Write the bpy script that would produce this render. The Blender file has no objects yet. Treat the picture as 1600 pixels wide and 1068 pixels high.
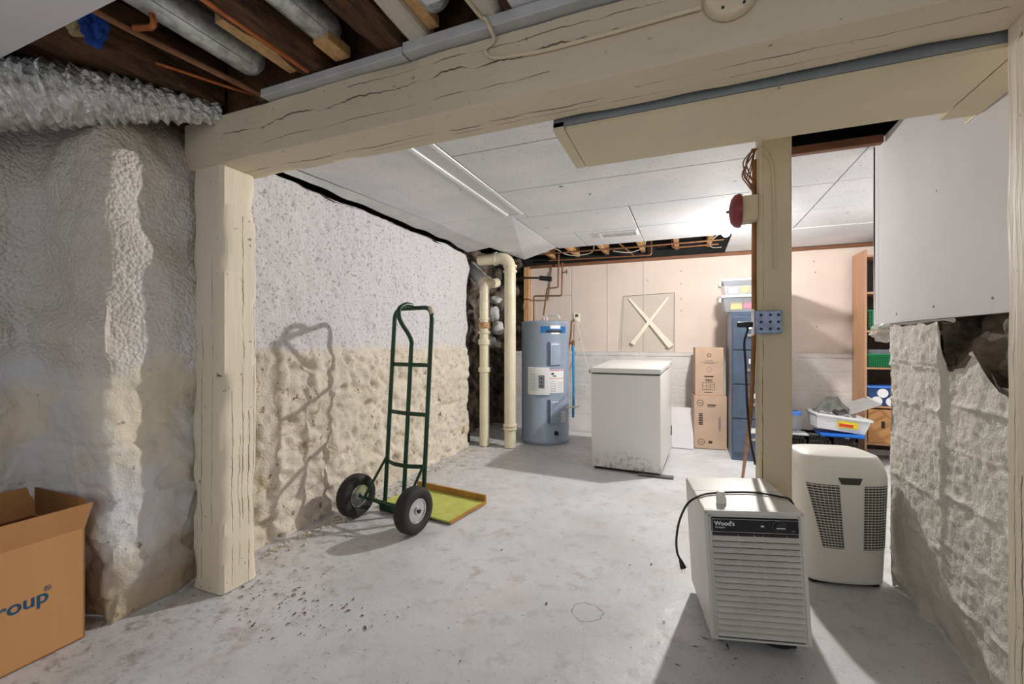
import bpy, bmesh, math, random
from mathutils import Vector, Matrix, noise
random.seed(7)
S = bpy.context.scene
COL = S.collection
PI = math.pi
R = math.radians
V = Vector

# ------------------------------------------------------------------ camera
YAW = R(22.02)
F_PX = 680.0
EYE = 1.12
cam_d = bpy.data.cameras.new('camera')
cam = bpy.data.objects.new('camera', cam_d)
COL.objects.link(cam)
cam.location = (0, 0, EYE)
cam.rotation_euler = (PI/2, 0, YAW)
cam_d.sensor_width = 36.0
cam_d.lens = 36.0*F_PX/1600.0
cam_d.clip_start = 0.02
S.camera = cam

# ------------------------------------------------------------------ world, lights, exposure
S.view_settings.view_transform = 'Standard'
S.view_settings.look = 'None'
S.view_settings.gamma = 1.0
S.view_settings.use_curve_mapping = False
S.view_settings.exposure = 0.42
w = bpy.data.worlds.new('world')
S.world = w
w.use_nodes = True
w.node_tree.nodes['Background'].inputs[0].default_value = (0.75, 0.82, 0.95, 1)
w.node_tree.nodes['Background'].inputs[1].default_value = 0.25

BULB = V((0.30, 4.12, 2.03))

def light(name, kind, loc, energy, color, size=0.1, size_y=None, rot=(0, 0, 0), spread=None):
    d = bpy.data.lights.new(name, kind)
    d.energy = energy
    d.color = color
    if kind == 'AREA':
        d.size = size
        if size_y:
            d.shape = 'RECTANGLE'
            d.size_y = size_y
        if spread:
            d.spread = spread
    else:
        d.shadow_soft_size = size
    o = bpy.data.objects.new(name, d)
    COL.objects.link(o)
    o.location = loc
    o.rotation_euler = rot
    return o

# bare ceiling bulb in the back room
bulb_l = light('bulb_light', 'POINT', BULB - V((0, 0, 0.065)), 28, (1.0, 0.965, 0.93), 0.035)
bulb_l.data.use_nodes = True
_nt = bulb_l.data.node_tree
_fo = _nt.nodes.new('ShaderNodeLightFalloff')
_fo.inputs['Strength'].default_value = 1.0
_ml = _nt.nodes.new('ShaderNodeMath'); _ml.operation = 'MULTIPLY_ADD'
_ml.inputs[1].default_value = 0.30
_nt.links.new(_fo.outputs['Constant'], _ml.inputs[0])
_nt.links.new(_fo.outputs['Linear'], _ml.inputs[2])
_nt.links.new(_ml.outputs[0], _nt.nodes['Emission'].inputs['Strength'])
# unseen fill point added in the back room, hidden behind the concrete wall
light('rear_fill_light', 'POINT', (1.75, 3.6, 1.9), 12, (1.0, 0.95, 0.9), 0.15)
# large soft area fill added behind the camera
light('behind_camera_fill', 'AREA', (-0.2, -1.9, 1.25), 9.5, (0.95, 0.97, 1.0), 3.4, 1.7, (R(90), 0, 0))
# warm fill point added behind the camera, no fixture modelled
light('front_fill_light', 'POINT', (0.1, -0.7, 1.9), 3.5, (1.0, 0.93, 0.83), 0.18)

# ------------------------------------------------------------------ tags
def tag(o, label=None, cat=None, group=None, kind=None):
    if label: o['label'] = label
    if cat: o['category'] = cat
    if group: o['group'] = group
    if kind: o['kind'] = kind
    return o

def thing(name, label, cat, loc=(0, 0, 0), rotz=0.0, group=None, rot=None):
    o = bpy.data.objects.new(name, None)
    COL.objects.link(o)
    o.empty_display_size = 0.1
    o.location = loc
    o.rotation_euler = rot if rot else (0, 0, rotz)
    return tag(o, label, cat, group)

# ------------------------------------------------------------------ pixel -> point
_F = V((-math.sin(YAW), math.cos(YAW), 0)); _R = V((math.cos(YAW), math.sin(YAW), 0))
def ray(px, py):
    return _F + _R*((px-800)/F_PX) + V((0, 0, (534-py)/F_PX))
def at_y(px, py, Y):
    d = ray(px, py); return V((0, 0, EYE)) + d*(Y/d.y)
def at_x(px, py, X):
    d = ray(px, py); return V((0, 0, EYE)) + d*(X/d.x)
def at_z(px, py, Z):
    d = ray(px, py); return V((0, 0, EYE)) + d*((Z-EYE)/d.z)

# ------------------------------------------------------------------ materials
class NT:
    def __init__(s, name):
        s.m = bpy.data.materials.new(name); s.m.use_nodes = True
        s.t = s.m.node_tree; s.n = s.t.nodes; s.l = s.t.links
        s.b = s.n['Principled BSDF']
        s.tc = s.n.new('ShaderNodeTexCoord')
        s.obj = s.tc.outputs['Object']
    def put(s, inp, v):
        if isinstance(v, bpy.types.NodeSocket): s.l.new(v, inp)
        elif isinstance(v, (tuple, list)) and len(v) == 3 and inp.type == 'RGBA': inp.default_value = (*v, 1)
        else: inp.default_value = v
    def math(s, op, a, b=None, c=None, clamp=False):
        n = s.n.new('ShaderNodeMath'); n.operation = op; n.use_clamp = clamp
        s.put(n.inputs[0], a)
        if b is not None: s.put(n.inputs[1], b)
        if c is not None: s.put(n.inputs[2], c)
        return n.outputs[0]
    def noise(s, scale, detail=4, rough=0.55, vec=None, stretch=None, dist=0.0):
        n = s.n.new('ShaderNodeTexNoise')
        n.inputs['Scale'].default_value = scale; n.inputs['Detail'].default_value = detail
        n.inputs['Roughness'].default_value = rough; n.inputs['Distortion'].default_value = dist
        v = vec or s.obj
        if stretch:
            mp = s.n.new('ShaderNodeMapping'); mp.inputs['Scale'].default_value = stretch
            s.l.new(v, mp.inputs[0]); v = mp.outputs[0]
        s.l.new(v, n.inputs['Vector'])
        return n.outputs[0]
    def voro(s, scale, feature='F1', stretch=None, rand=1.0):
        n = s.n.new('ShaderNodeTexVoronoi'); n.feature = feature
        n.inputs['Scale'].default_value = scale
        n.inputs['Randomness'].default_value = rand
        v = s.obj
        if stretch:
            mp = s.n.new('ShaderNodeMapping'); mp.inputs['Scale'].default_value = stretch
            s.l.new(v, mp.inputs[0]); v = mp.outputs[0]
        s.l.new(v, n.inputs['Vector'])
        return n.outputs['Distance']
    def step(s, v, lo, hi, a=0.0, b=1.0):
        n = s.n.new('ShaderNodeMapRange'); n.interpolation_type = 'SMOOTHSTEP'
        s.put(n.inputs[0], v); s.put(n.inputs[1], lo); s.put(n.inputs[2], hi)
        s.put(n.inputs[3], a); s.put(n.inputs[4], b)
        return n.outputs[0]
    def mix(s, f, a, b):
        n = s.n.new('ShaderNodeMix'); n.data_type = 'RGBA'
        s.put(n.inputs[0], f); s.put(n.inputs[6], a); s.put(n.inputs[7], b)
        return n.outputs[2]
    def xyz(s):
        n = s.n.new('ShaderNodeSeparateXYZ'); s.l.new(s.obj, n.inputs[0])
        return n.outputs
    def bump(s, h, strength=0.5, dist=0.01, prev=None):
        n = s.n.new('ShaderNodeBump'); n.inputs['Strength'].default_value = strength
        n.inputs['Distance'].default_value = dist
        s.l.new(h, n.inputs['Height'])
        if prev: s.l.new(prev, n.inputs['Normal'])
        return n.outputs[0]
    def done(s, color=None, rough=None, metal=None, normal=None, **kw):
        if color is not None: s.put(s.b.inputs['Base Color'], color)
        if rough is not None: s.put(s.b.inputs['Roughness'], rough)
        if metal is not None: s.put(s.b.inputs['Metallic'], metal)
        if normal is not None: s.l.new(normal, s.b.inputs['Normal'])
        for k, v in kw.items(): s.put(s.b.inputs[k.replace('_', ' ')], v)
        return s.m

def srgb(r, g, b):
    f = lambda c: ((c/255+0.055)/1.055)**2.4 if c > 10 else c/255/12.92
    return (f(r), f(g), f(b))

def mat(name, col, rough=0.55, metal=0.0, var=0.12, vs=8.0, bs=60.0, bump=0.1, dist=0.003, stretch=None, **kw):
    t = NT(name)
    n = t.noise(vs, 5, 0.6, stretch=stretch)
    c2 = tuple(max(0, c*(1-var*2)) for c in col)
    c1 = tuple(min(1, c*(1+var*0.6)) for c in col)
    c = t.mix(t.step(n, 0.3, 0.7), c2, c1)
    nb = t.bump(t.noise(bs, 3, 0.6, stretch=stretch), bump, dist) if bump else None
    return t.done(c, rough, metal, nb, **kw)

def m_paint_wood(name, col, axis, cracks=(), chips=0.5, grain=0.35):
    """old paint over timber; axis = grain direction; cracks = (across axis, offset, amp, width, lo, hi)"""
    t = NT(name)
    st = [14, 14, 14]; st[axis] = 1.1
    g = t.noise(3.2, 6, 0.6, stretch=tuple(st))
    big = t.noise(1.6, 4)
    c = t.mix(t.step(big, 0.3, 0.7), tuple(x*0.90 for x in col), col)
    c = t.mix(t.step(g, 0.62, 0.74, 0, 0.30), c, tuple(x*0.6 for x in col))
    sp = t.noise(26, 3, 0.7)
    c = t.mix(t.step(sp, 0.72-0.03*chips, 0.745, 0, 0.85), c, srgb(70, 52, 34))
    X = t.xyz()
    h = t.math('MULTIPLY', g, 0.5)
    for (ac, off, amp, wd, lo, hi) in cracks:
        nz = t.noise(2.0, 5, 0.65, stretch=tuple(1.6 if i == axis else 0.02 for i in range(3)))
        ln = t.math('ADD', t.math('MULTIPLY', t.math('SUBTRACT', nz, 0.5), amp), off)
        d = t.math('ABSOLUTE', t.math('SUBTRACT', X[ac], ln))
        wn = t.math('MULTIPLY', t.step(t.noise(3.3, 3, stretch=tuple(1.9 if i == axis else 0.02 for i in range(3))), 0.36, 0.62), wd)
        mk = t.math('LESS_THAN', d, wn)
        ends = t.math('MULTIPLY', t.math('GREATER_THAN', X[axis], lo), t.math('LESS_THAN', X[axis], hi))
        mk = t.math('MULTIPLY', mk, ends)
        c = t.mix(t.math('MULTIPLY', mk, 0.85), c, srgb(58, 44, 30))
        h = t.math('SUBTRACT', h, t.math('MULTIPLY', mk, 1.0))
    nb = t.bump(h, grain, 0.006)
    return t.done(c, 0.6, 0, nb)

def m_floor():
    t = NT('painted_concrete_floor')
    X = t.xyz()
    big = t.noise(1.3, 6, 0.6)
    fine = t.noise(9, 6, 0.7)
    c = t.mix(t.step(big, 0.35, 0.68), srgb(192, 193, 195), srgb(212, 213, 216))
    c = t.mix(t.step(fine, 0.50, 0.68, 0, 0.5), c, srgb(164, 162, 160))
    # worn and dirty towards the left wall foot
    dl = t.math('ADD', t.math('ADD', X[0], 2.15), t.math('MULTIPLY', t.noise(3.5, 5, 0.7), -1.1))
    near = t.step(dl, -0.55, 0.35, 1, 0)
    spk = t.step(t.noise(15, 7, 0.8, dist=0.5), 0.49, 0.66)
    c = t.mix(t.math('MULTIPLY', near, t.math('MULTIPLY', spk, 0.9)), c, srgb(120, 116, 110))
    # rusty stains
    rs = t.step(t.noise(5.5, 5, 0.7, dist=0.4), 0.56, 0.70, 0, 0.6)
    c = t.mix(t.math('MULTIPLY', rs, t.step(big, 0.45, 0.6)), c, srgb(160, 128, 104))
    tn = t.step(t.noise(2.1, 3, 0.5), 0.5, 0.75, 0, 0.28)
    c = t.mix(tn, c, srgb(196, 180, 166))
    # specks and scuffs
    sp = t.step(t.noise(75, 2, 0.5), 0.70, 0.73, 0, 0.75)
    c = t.mix(sp, c, srgb(96, 88, 82))
    sp2 = t.step(t.noise(17, 2, 0.6, stretch=(1, 3.5, 1)), 0.73, 0.75, 0, 0.6)
    c = t.mix(sp2, c, srgb(90, 84, 80))
    # outline of an old round patch
    def ring(cx, cy, r, ww):
        dx = t.math('SUBTRACT', X[0], cx); dy = t.math('SUBTRACT', X[1], cy)
        d = t.math('SQRT', t.math('ADD', t.math('MULTIPLY', dx, dx), t.math('MULTIPLY', dy, dy)))
        d = t.math('ADD', d, t.math('MULTIPLY', t.math('SUBTRACT', t.noise(14, 3), 0.5), 0.06))
        return t.math('LESS_THAN', t.math('ABSOLUTE', t.math('SUBTRACT', d, r)), ww)
    rg = ring(PATCH.x, PATCH.y, 0.062, 0.0022)
    c = t.mix(t.math('MULTIPLY', rg, 0.75), c, srgb(96, 92, 90))
    h = t.math('ADD', t.math('MULTIPLY', t.noise(7, 6, 0.7), 1.0), t.math('MULTIPLY', t.noise(60, 3, 0.6), 0.12))
    nb = t.bump(h, 0.35, 0.012)
    ro = t.step(fine, 0.3, 0.7, 0.36, 0.55)
    return t.done(c, ro, 0, nb)

def m_stucco(split=1.08, top=(216, 214, 217), low=(226, 216, 200), name='sprayed_stucco'):
    t = NT(name)
    X = t.xyz()
    wob = t.math('MULTIPLY', t.math('SUBTRACT', t.noise(4.5, 4, 0.6), 0.5), 0.22)
    f = t.step(t.math('ADD', X[2], wob), split-0.03, split+0.03)
    lo = t.mix(t.step(t.noise(3, 4), 0.35, 0.65), srgb(*low), srgb(low[0]-12, low[1]-12, low[2]-14))
    pit = t.step(t.noise(8, 6, 0.75, dist=0.8), 0.56, 0.66, 0, 0.8)
    lo = t.mix(pit, lo, srgb(172, 150, 112))
    pit2 = t.step(t.noise(20, 4, 0.7), 0.62, 0.67, 0, 0.85)
    lo = t.mix(pit2, lo, srgb(108, 86, 56))
    up = t.mix(t.step(t.noise(48, 3, 0.65), 0.54, 0.66, 0, 0.6), srgb(*top), srgb(112, 106, 100))
    c = t.mix(f, lo, up)
    h = t.math('ADD', t.noise(38, 5, 0.7), t.math('MULTIPLY', t.noise(110, 2, 0.5), 0.5))
    nb = t.bump(h, 0.75, 0.016)
    return t.done(c, 0.85, 0, nb)

def m_foam():
    """front left wall: sprayed foam above, old painted masonry below"""
    t = NT('sprayed_foam_masonry')
    X = t.xyz()
    wob = t.math('MULTIPLY', t.math('SUBTRACT', t.noise(3.0, 4, 0.6), 0.5), 0.4)
    f = t.step(t.math('ADD', X[2], wob), 0.98, 1.06)
    lo = t.mix(t.step(t.noise(2.6, 4), 0.4, 0.6), srgb(228, 218, 196), srgb(216, 216, 216))
    lo = t.mix(t.step(t.noise(13, 5, 0.75), 0.62, 0.70, 0, 0.8), lo, srgb(110, 90, 60))
    foot = t.step(t.math('ADD', X[2], t.math('MULTIPLY', t.noise(6, 4), -0.5)), -0.12, 0.10, 1, 0)
    lo = t.mix(t.math('MULTIPLY', foot, 0.6), lo, srgb(150, 126, 88))
    up = t.mix(t.step(t.noise(1.4, 3), 0.35, 0.65), srgb(228, 226, 226), srgb(212, 204, 190))
    up = t.mix(t.step(t.noise(50, 3, 0.7), 0.60, 0.72, 0, 0.35), up, srgb(130, 120, 106))
    c = t.mix(f, lo, up)
    vz = t.voro(70)
    pop = t.math('MULTIPLY', t.math('SUBTRACT', 0.9, vz), f)
    h = t.math('ADD', t.noise(26, 5, 0.7), t.math('MULTIPLY', pop, 0.8))
    nb = t.bump(h, 0.85, 0.014)
    return t.done(c, 0.85, 0, nb)

def m_concrete(name, col, z_courses=True):
    t = NT(name)
    X = t.xyz()
    c = t.mix(t.step(t.noise(3, 5), 0.35, 0.65), col, tuple(x*0.86 for x in col))
    c = t.mix(t.step(t.noise(30, 4, 0.75), 0.64, 0.72, 0, 0.6), c, tuple(x*0.42 for x in col))
    h = t.math('ADD', t.noise(30, 5, 0.75), t.math('MULTIPLY', t.noise(95, 2, 0.5), 0.4))
    nb = t.bump(h, 0.7, 0.012)
    return t.done(c, 0.85, 0, nb)

def m_tile():
    t = NT('ceiling_tile')
    c = t.mix(t.step(t.noise(2, 4), 0.35, 0.65), srgb(226, 227, 229), srgb(214, 216, 219))
    c = t.mix(t.step(t.noise(70, 2, 0.5), 0.66, 0.70, 0, 0.7), c, srgb(120, 120, 124))
    c = t.mix(t.step(t.noise(11, 2, 0.5), 0.75, 0.77, 0, 0.8), c, srgb(90, 84, 80))
    nb = t.bump(t.noise(90, 3, 0.6), 0.35, 0.004)
    return t.done(c, 0.8, 0, nb)

def m_brown_joist():
    t = NT('old_brown_timber')
    g = t.noise(4, 6, 0.7, stretch=(8, 1.2, 8))
    c = t.mix(t.step(g, 0.3, 0.7), srgb(46, 30, 18), srgb(112, 74, 42))
    c = t.mix(t.step(t.noise(7, 5, 0.7), 0.62, 0.72, 0, 0.7), c, srgb(150, 126, 90))
    nb = t.bump(g, 0.8, 0.02)
    return t.done(c, 0.8, 0, nb)

def m_galv():
    t = NT('galvanised_metal')
    v = t.noise(28, 4, 0.7)
    c = t.mix(t.step(v, 0.35, 0.65), srgb(176, 182, 184), srgb(222, 226, 226))
    nb = t.bump(t.noise(9, 3), 0.08, 0.004)
    return t.done(c, t.step(v, 0.3, 0.7, 0.3, 0.45), 0.6, nb)

def m_foil():
    t = NT('crinkled_foil')
    h = t.math('ADD', t.voro(34, 'F1', stretch=(1, 1, 1)), t.math('MULTIPLY', t.noise(30, 5, 0.75, dist=1.5), 1.3))
    nb = t.bump(h, 0.6, 0.02)
    return t.done(srgb(236, 236, 232), 0.2, 0.9, nb)

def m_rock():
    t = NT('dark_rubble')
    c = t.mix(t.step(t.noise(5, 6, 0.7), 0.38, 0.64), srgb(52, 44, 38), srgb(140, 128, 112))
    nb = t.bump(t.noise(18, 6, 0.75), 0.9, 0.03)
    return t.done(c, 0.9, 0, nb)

def m_clear(name, col, alpha=0.35, rough=0.15):
    m = mat(name, col, rough, 0, var=0.05, bump=0.0)
    m.node_tree.nodes['Principled BSDF'].inputs['Alpha'].default_value = alpha
    return m

PATCH = at_z(917, 955, 0)
Mt = {}
Mt['floor'] = m_floor()
Mt['stucco'] = m_stucco()
Mt['foam'] = m_foam()
Mt['tile'] = m_tile()
Mt['brown'] = m_brown_joist()
Mt['galv'] = m_galv()
Mt['foil'] = m_foil()
Mt['rock'] = m_rock()
Mt['conc'] = m_concrete('cream_painted_concrete', srgb(226, 222, 212))
Mt['block'] = m_concrete('white_painted_block', srgb(226, 222, 218))
CR = srgb(220, 205, 178)
Mt['beam'] = m_paint_wood('cream_painted_beam', CR, 0,
    [(2, 2.035, 0.10, 0.0030, -1.9, 0.4), (2, 2.085, 0.05, 0.0016, -1.2, 0.9), (2, 1.96, 0.04, 0.0012, -1.7, -0.4), (1, 1.41, 0.07, 0.0032, -1.95, -0.25), (1, 1.385, 0.06, 0.0022, -0.15, 0.7), (1, 1.44, 0.03, 0.0014, -1.2, 0.5)], chips=1.8, grain=0.6)
Mt['postw'] = m_paint_wood('cream_painted_post', srgb(232, 220, 196), 2,
    [(1, 0.10, 0.05, 0.0026, 0.3, 1.7), (0, 0.07, 0.05, 0.0024, 0.05, 1.2), (1, 0.13, 0.06, 0.0028, 0.0, 0.8), (1, 0.05, 0.04, 0.0024, 0.02, 0.9), (1, 0.085, 0.09, 0.0020, 0.1, 0.7), (1, 0.155, 0.05, 0.0016, 0.2, 1.3), (0, 0.14, 0.03, 0.0016, 0.3, 1.5)], chips=2.6, grain=1.0)
Mt['post2'] = m_paint_wood('tan_painted_post', srgb(210, 196, 166), 2,
    [(0, 0.012, 0.03, 0.0022, 0.15, 1.15), (0, 0.014, 0.02, 0.0008, 1.3, 2.0)], chips=0.2, grain=0.15)
Mt['joistw'] = m_paint_wood('white_painted_joist', srgb(214, 206, 190), 1, [(0, 0.0, 0.05, 0.002, -3, 3)], chips=2.0, grain=0.8)
Mt['drywall'] = mat('bare_drywall', srgb(222, 206, 194), 0.85, var=0.03, vs=2.5, bs=120, bump=0.08)
Mt['white_board'] = mat('white_painted_board', srgb(222, 219, 222), 0.85, var=0.02, vs=3, bs=70, bump=0.12, Specular_IOR_Level=0.15)
Mt['sheet'] = mat('dull_sheet_metal', srgb(150, 158, 164), 0.45, 0.5, var=0.06, vs=7, bump=0.03)
Mt['cream'] = mat('cream_paint', srgb(218, 204, 172), 0.55, var=0.03, vs=4, bs=60, bump=0.1)
Mt['trimgrey'] = mat('grey_white_trim', srgb(196, 196, 196), 0.6, var=0.06, vs=12)
Mt['white'] = mat('white_gloss', srgb(238, 238, 238), 0.3, var=0.02, bump=0.03)
Mt['pine'] = mat('pine_wood', srgb(216, 170, 116), 0.65, var=0.14, vs=6, bs=25, bump=0.2, stretch=(6, 6, 1))
Mt['rimwood'] = mat('brown_rim_wood', srgb(128, 84, 58), 0.65, var=0.15, vs=6, stretch=(1, 6, 6))
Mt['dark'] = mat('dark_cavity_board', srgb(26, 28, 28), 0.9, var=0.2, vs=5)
Mt['copper'] = mat('copper', srgb(206, 122, 76), 0.3, 0.85, var=0.12, vs=20)
Mt['dullcopper'] = mat('dull_copper', srgb(150, 106, 76), 0.45, 0.5, var=0.15, vs=20)
Mt['pvc'] = mat('cream_pvc', srgb(232, 222, 194), 0.42, var=0.05, vs=6, bump=0.06)
Mt['rust'] = mat('rusty_band', srgb(188, 150, 104), 0.7, var=0.25, vs=30)
Mt['green'] = mat('dark_green_enamel', srgb(14, 62, 40), 0.28, 0.1, var=0.15, vs=9, bump=0.03)
Mt['tire'] = mat('black_rubber', srgb(46, 42, 42), 0.75, var=0.15, vs=12, bs=90, bump=0.15)
Mt['chrome'] = mat('zinc_rim', srgb(196, 196, 196), 0.25, 0.9, var=0.1, vs=15)
Mt['limeboard'] = mat('lime_painted_board', srgb(196, 200, 100), 0.6, var=0.08, vs=14, bs=50)
Mt['boardwood'] = mat('amber_wood_edge', srgb(184, 134, 62), 0.6, var=0.12, vs=9)
Mt['heater'] = mat('blue_grey_enamel', srgb(158, 172, 192), 0.32, 0.15, var=0.03, vs=3, bump=0.02)
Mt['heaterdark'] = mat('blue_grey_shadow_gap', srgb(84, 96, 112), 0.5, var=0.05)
Mt['paper'] = mat('white_paper', srgb(236, 236, 238), 0.6, var=0.02, bump=0.03)
Mt['ink'] = mat('dark_ink', srgb(44, 44, 48), 0.6, var=0.05, bump=0)
Mt['greyink'] = mat('grey_ink', srgb(120, 122, 126), 0.6, var=0.05, bump=0)
Mt['redink'] = mat('red_ink', srgb(214, 60, 44), 0.6, var=0.05, bump=0)
Mt['blueband'] = mat('blue_label', srgb(24, 108, 176), 0.4, var=0.08, bump=0)
Mt['bluepipe'] = mat('bright_blue_pipe', srgb(34, 152, 214), 0.35, var=0.05, bump=0)
Mt['black'] = mat('black_plastic', srgb(26, 26, 28), 0.4, var=0.1, bump=0.05)
Mt['blackrub'] = mat('black_cable', srgb(20, 20, 20), 0.45, var=0.1, bump=0)
Mt['freezer'] = mat('white_freezer_enamel', srgb(230, 229, 226), 0.35, var=0.015, vs=5, bs=220, bump=0.05)
def m_freezer_front():
    t = NT('scuffed_freezer_front')
    X = t.xyz()
    d = t.math('ADD', t.math('MULTIPLY', t.math('ABSOLUTE', t.math('ADD', X[0], -0.02)), 0.35), X[2])
    k = t.step(d, 0.05, 0.26, 1, 0)
    sc = t.math('MULTIPLY', k, t.step(t.noise(22, 6, 0.8), 0.47, 0.62, 0, 0.75))
    c = t.mix(sc, srgb(228, 228, 226), srgb(112, 96, 96))
    return t.done(c, 0.35, 0, t.bump(t.noise(220, 2), 0.06, 0.002))
Mt['freezerf'] = m_freezer_front()
Mt['card'] = mat('kraft_cardboard', srgb(190, 140, 88), 0.8, var=0.05, vs=5, bs=140, bump=0.06, stretch=(1, 1, 0.2))
Mt['cardpale'] = mat('pale_cardboard', srgb(206, 176, 152), 0.8, var=0.05, vs=5)
Mt['cardin'] = mat('cardboard_inside', srgb(128, 88, 54), 0.85, var=0.08, vs=5)
Mt['boxlogo'] = mat('navy_print', srgb(20, 74, 110), 0.7, var=0.08, vs=30, bump=0)
Mt['cabinet'] = mat('slate_blue_steel', srgb(82, 98, 120), 0.4, 0.1, var=0.08, vs=10)
Mt['cabinetside'] = mat('grey_steel_side', srgb(122, 130, 142), 0.35, 0.4, var=0.08, vs=8)
Mt['tub'] = m_clear('clear_plastic_tub', srgb(206, 216, 230), 0.2)
Mt['toteLid'] = mat('white_tote_lid', srgb(242, 244, 248), 0.35, var=0.02, bump=0)
Mt['yellow'] = mat('yellow_plastic', srgb(238, 220, 60), 0.4, var=0.08, bump=0)
Mt['pink'] = mat('pink_plastic', srgb(236, 84, 120), 0.4, var=0.08, bump=0)
Mt['orange'] = mat('orange_plastic', srgb(240, 150, 60), 0.4, var=0.1, bump=0)
Mt['red'] = mat('faded_red_paint', srgb(138, 52, 56), 0.45, var=0.15, vs=12)
Mt['steelbox'] = mat('galvanised_box', srgb(140, 152, 176), 0.4, 0.6, var=0.15, vs=30)
Mt['beige'] = mat('beige_enamel', srgb(212, 210, 202), 0.38, 0.0, var=0.03, vs=5, bump=0.03)
Mt['beigef'] = mat('grille_plastic', srgb(210, 207, 200), 0.42, var=0.05, vs=8, bump=0.03)
Mt['appl'] = mat('off_white_plastic', srgb(232, 230, 222), 0.4, var=0.015, vs=5, bump=0.04)
Mt['grilled'] = mat('grille_shadow', srgb(70, 68, 64), 0.7, var=0.1, bump=0)
Mt['louvreshade'] = mat('louvre_gap_shade', srgb(54, 50, 48), 0.55, var=0.15, vs=12)  # near-black backing colour paints the shade in the gaps between louvres
Mt['shelf'] = mat('wood_veneer_shelf', srgb(184, 140, 108), 0.6, var=0.06, vs=6, stretch=(3, 3, 0.6))
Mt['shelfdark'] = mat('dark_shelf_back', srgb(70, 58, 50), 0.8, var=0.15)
Mt['basket'] = mat('green_basket', srgb(20, 140, 84), 0.4, var=0.1, bump=0)
Mt['bluetub'] = m_clear('blue_tinted_tub', srgb(60, 90, 150), 0.6)
Mt['bluelid'] = mat('blue_lid', srgb(70, 130, 220), 0.4, var=0.05, bump=0)
Mt['bluetray'] = mat('blue_tray', srgb(24, 110, 210), 0.4, var=0.05, bump=0)
Mt['bin'] = mat('white_bin_plastic', srgb(232, 234, 236), 0.4, var=0.03, bump=0)
Mt['greycloth'] = mat('grey_fabric', srgb(110, 112, 108), 0.9, var=0.2, vs=14, bs=90, bump=0.3)
Mt['glass'] = m_clear('greenish_glass', srgb(150, 168, 150), 0.05, 0.04)
Mt['glassedge'] = mat('glass_edge', srgb(110, 130, 112), 0.2, var=0.05, bump=0)
Mt['tape'] = mat('masking_tape', srgb(238, 234, 214), 0.7, var=0.03, bump=0.05)
Mt['wire'] = mat('pale_cable', srgb(206, 198, 178), 0.5, var=0.05, bump=0)
Mt['stick'] = mat('weathered_stick', srgb(172, 122, 72), 0.7, var=0.25, vs=14, stretch=(1, 1, 0.3))
Mt['rag'] = mat('blue_rag', srgb(14, 70, 160), 0.8, var=0.2, vs=20)
Mt['insul'] = mat('pale_insulation', srgb(196, 176, 128), 0.9, var=0.2, vs=20, bs=40, bump=0.5)
Mt['plastic'] = m_clear('clear_sheet', srgb(226, 222, 214), 0.55, 0.25)
t = NT('glowing_bulb'); t.b.inputs['Emission Color'].default_value = (1, 0.97, 0.92, 1); t.b.inputs['Emission Strength'].default_value = 30
Mt['bulb'] = t.done(t.mix(t.step(t.noise(5), 0.3, 0.7), (0.95, 0.95, 0.9), (1, 1, 0.97)), 0.4)

# ------------------------------------------------------------------ mesh builder
def catmull(pts, n=8):
    pts = [V(p) for p in pts]
    if len(pts) < 3: return pts
    P = [pts[0]*2-pts[1]] + pts + [pts[-1]*2-pts[-2]]
    out = []
    for i in range(1, len(P)-2):
        a, b, c, d = P[i-1], P[i], P[i+1], P[i+2]
        for k in range(n):
            u = k/n
            out.append(0.5*((2*b) + (c-a)*u + (2*a-5*b+4*c-d)*u*u + (3*b-a-3*c+d)*u**3))
    out.append(pts[-1])
    return out

def corners(pts, r, n=5):
    """polyline with rounded corners"""
    pts = [V(p) for p in pts]
    out = [pts[0]]
    for i in range(1, len(pts)-1):
        a = (pts[i-1]-pts[i]); b = (pts[i+1]-pts[i])
        rr = min(r, a.length*0.49, b.length*0.49)
        p0 = pts[i]+a.normalized()*rr; p1 = pts[i]+b.normalized()*rr
        for k in range(n+1):
            u = k/n
            out.append(p0*(1-u)**2 + pts[i]*2*u*(1-u) + p1*u*u)
    out.append(pts[-1])
    return out

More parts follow.
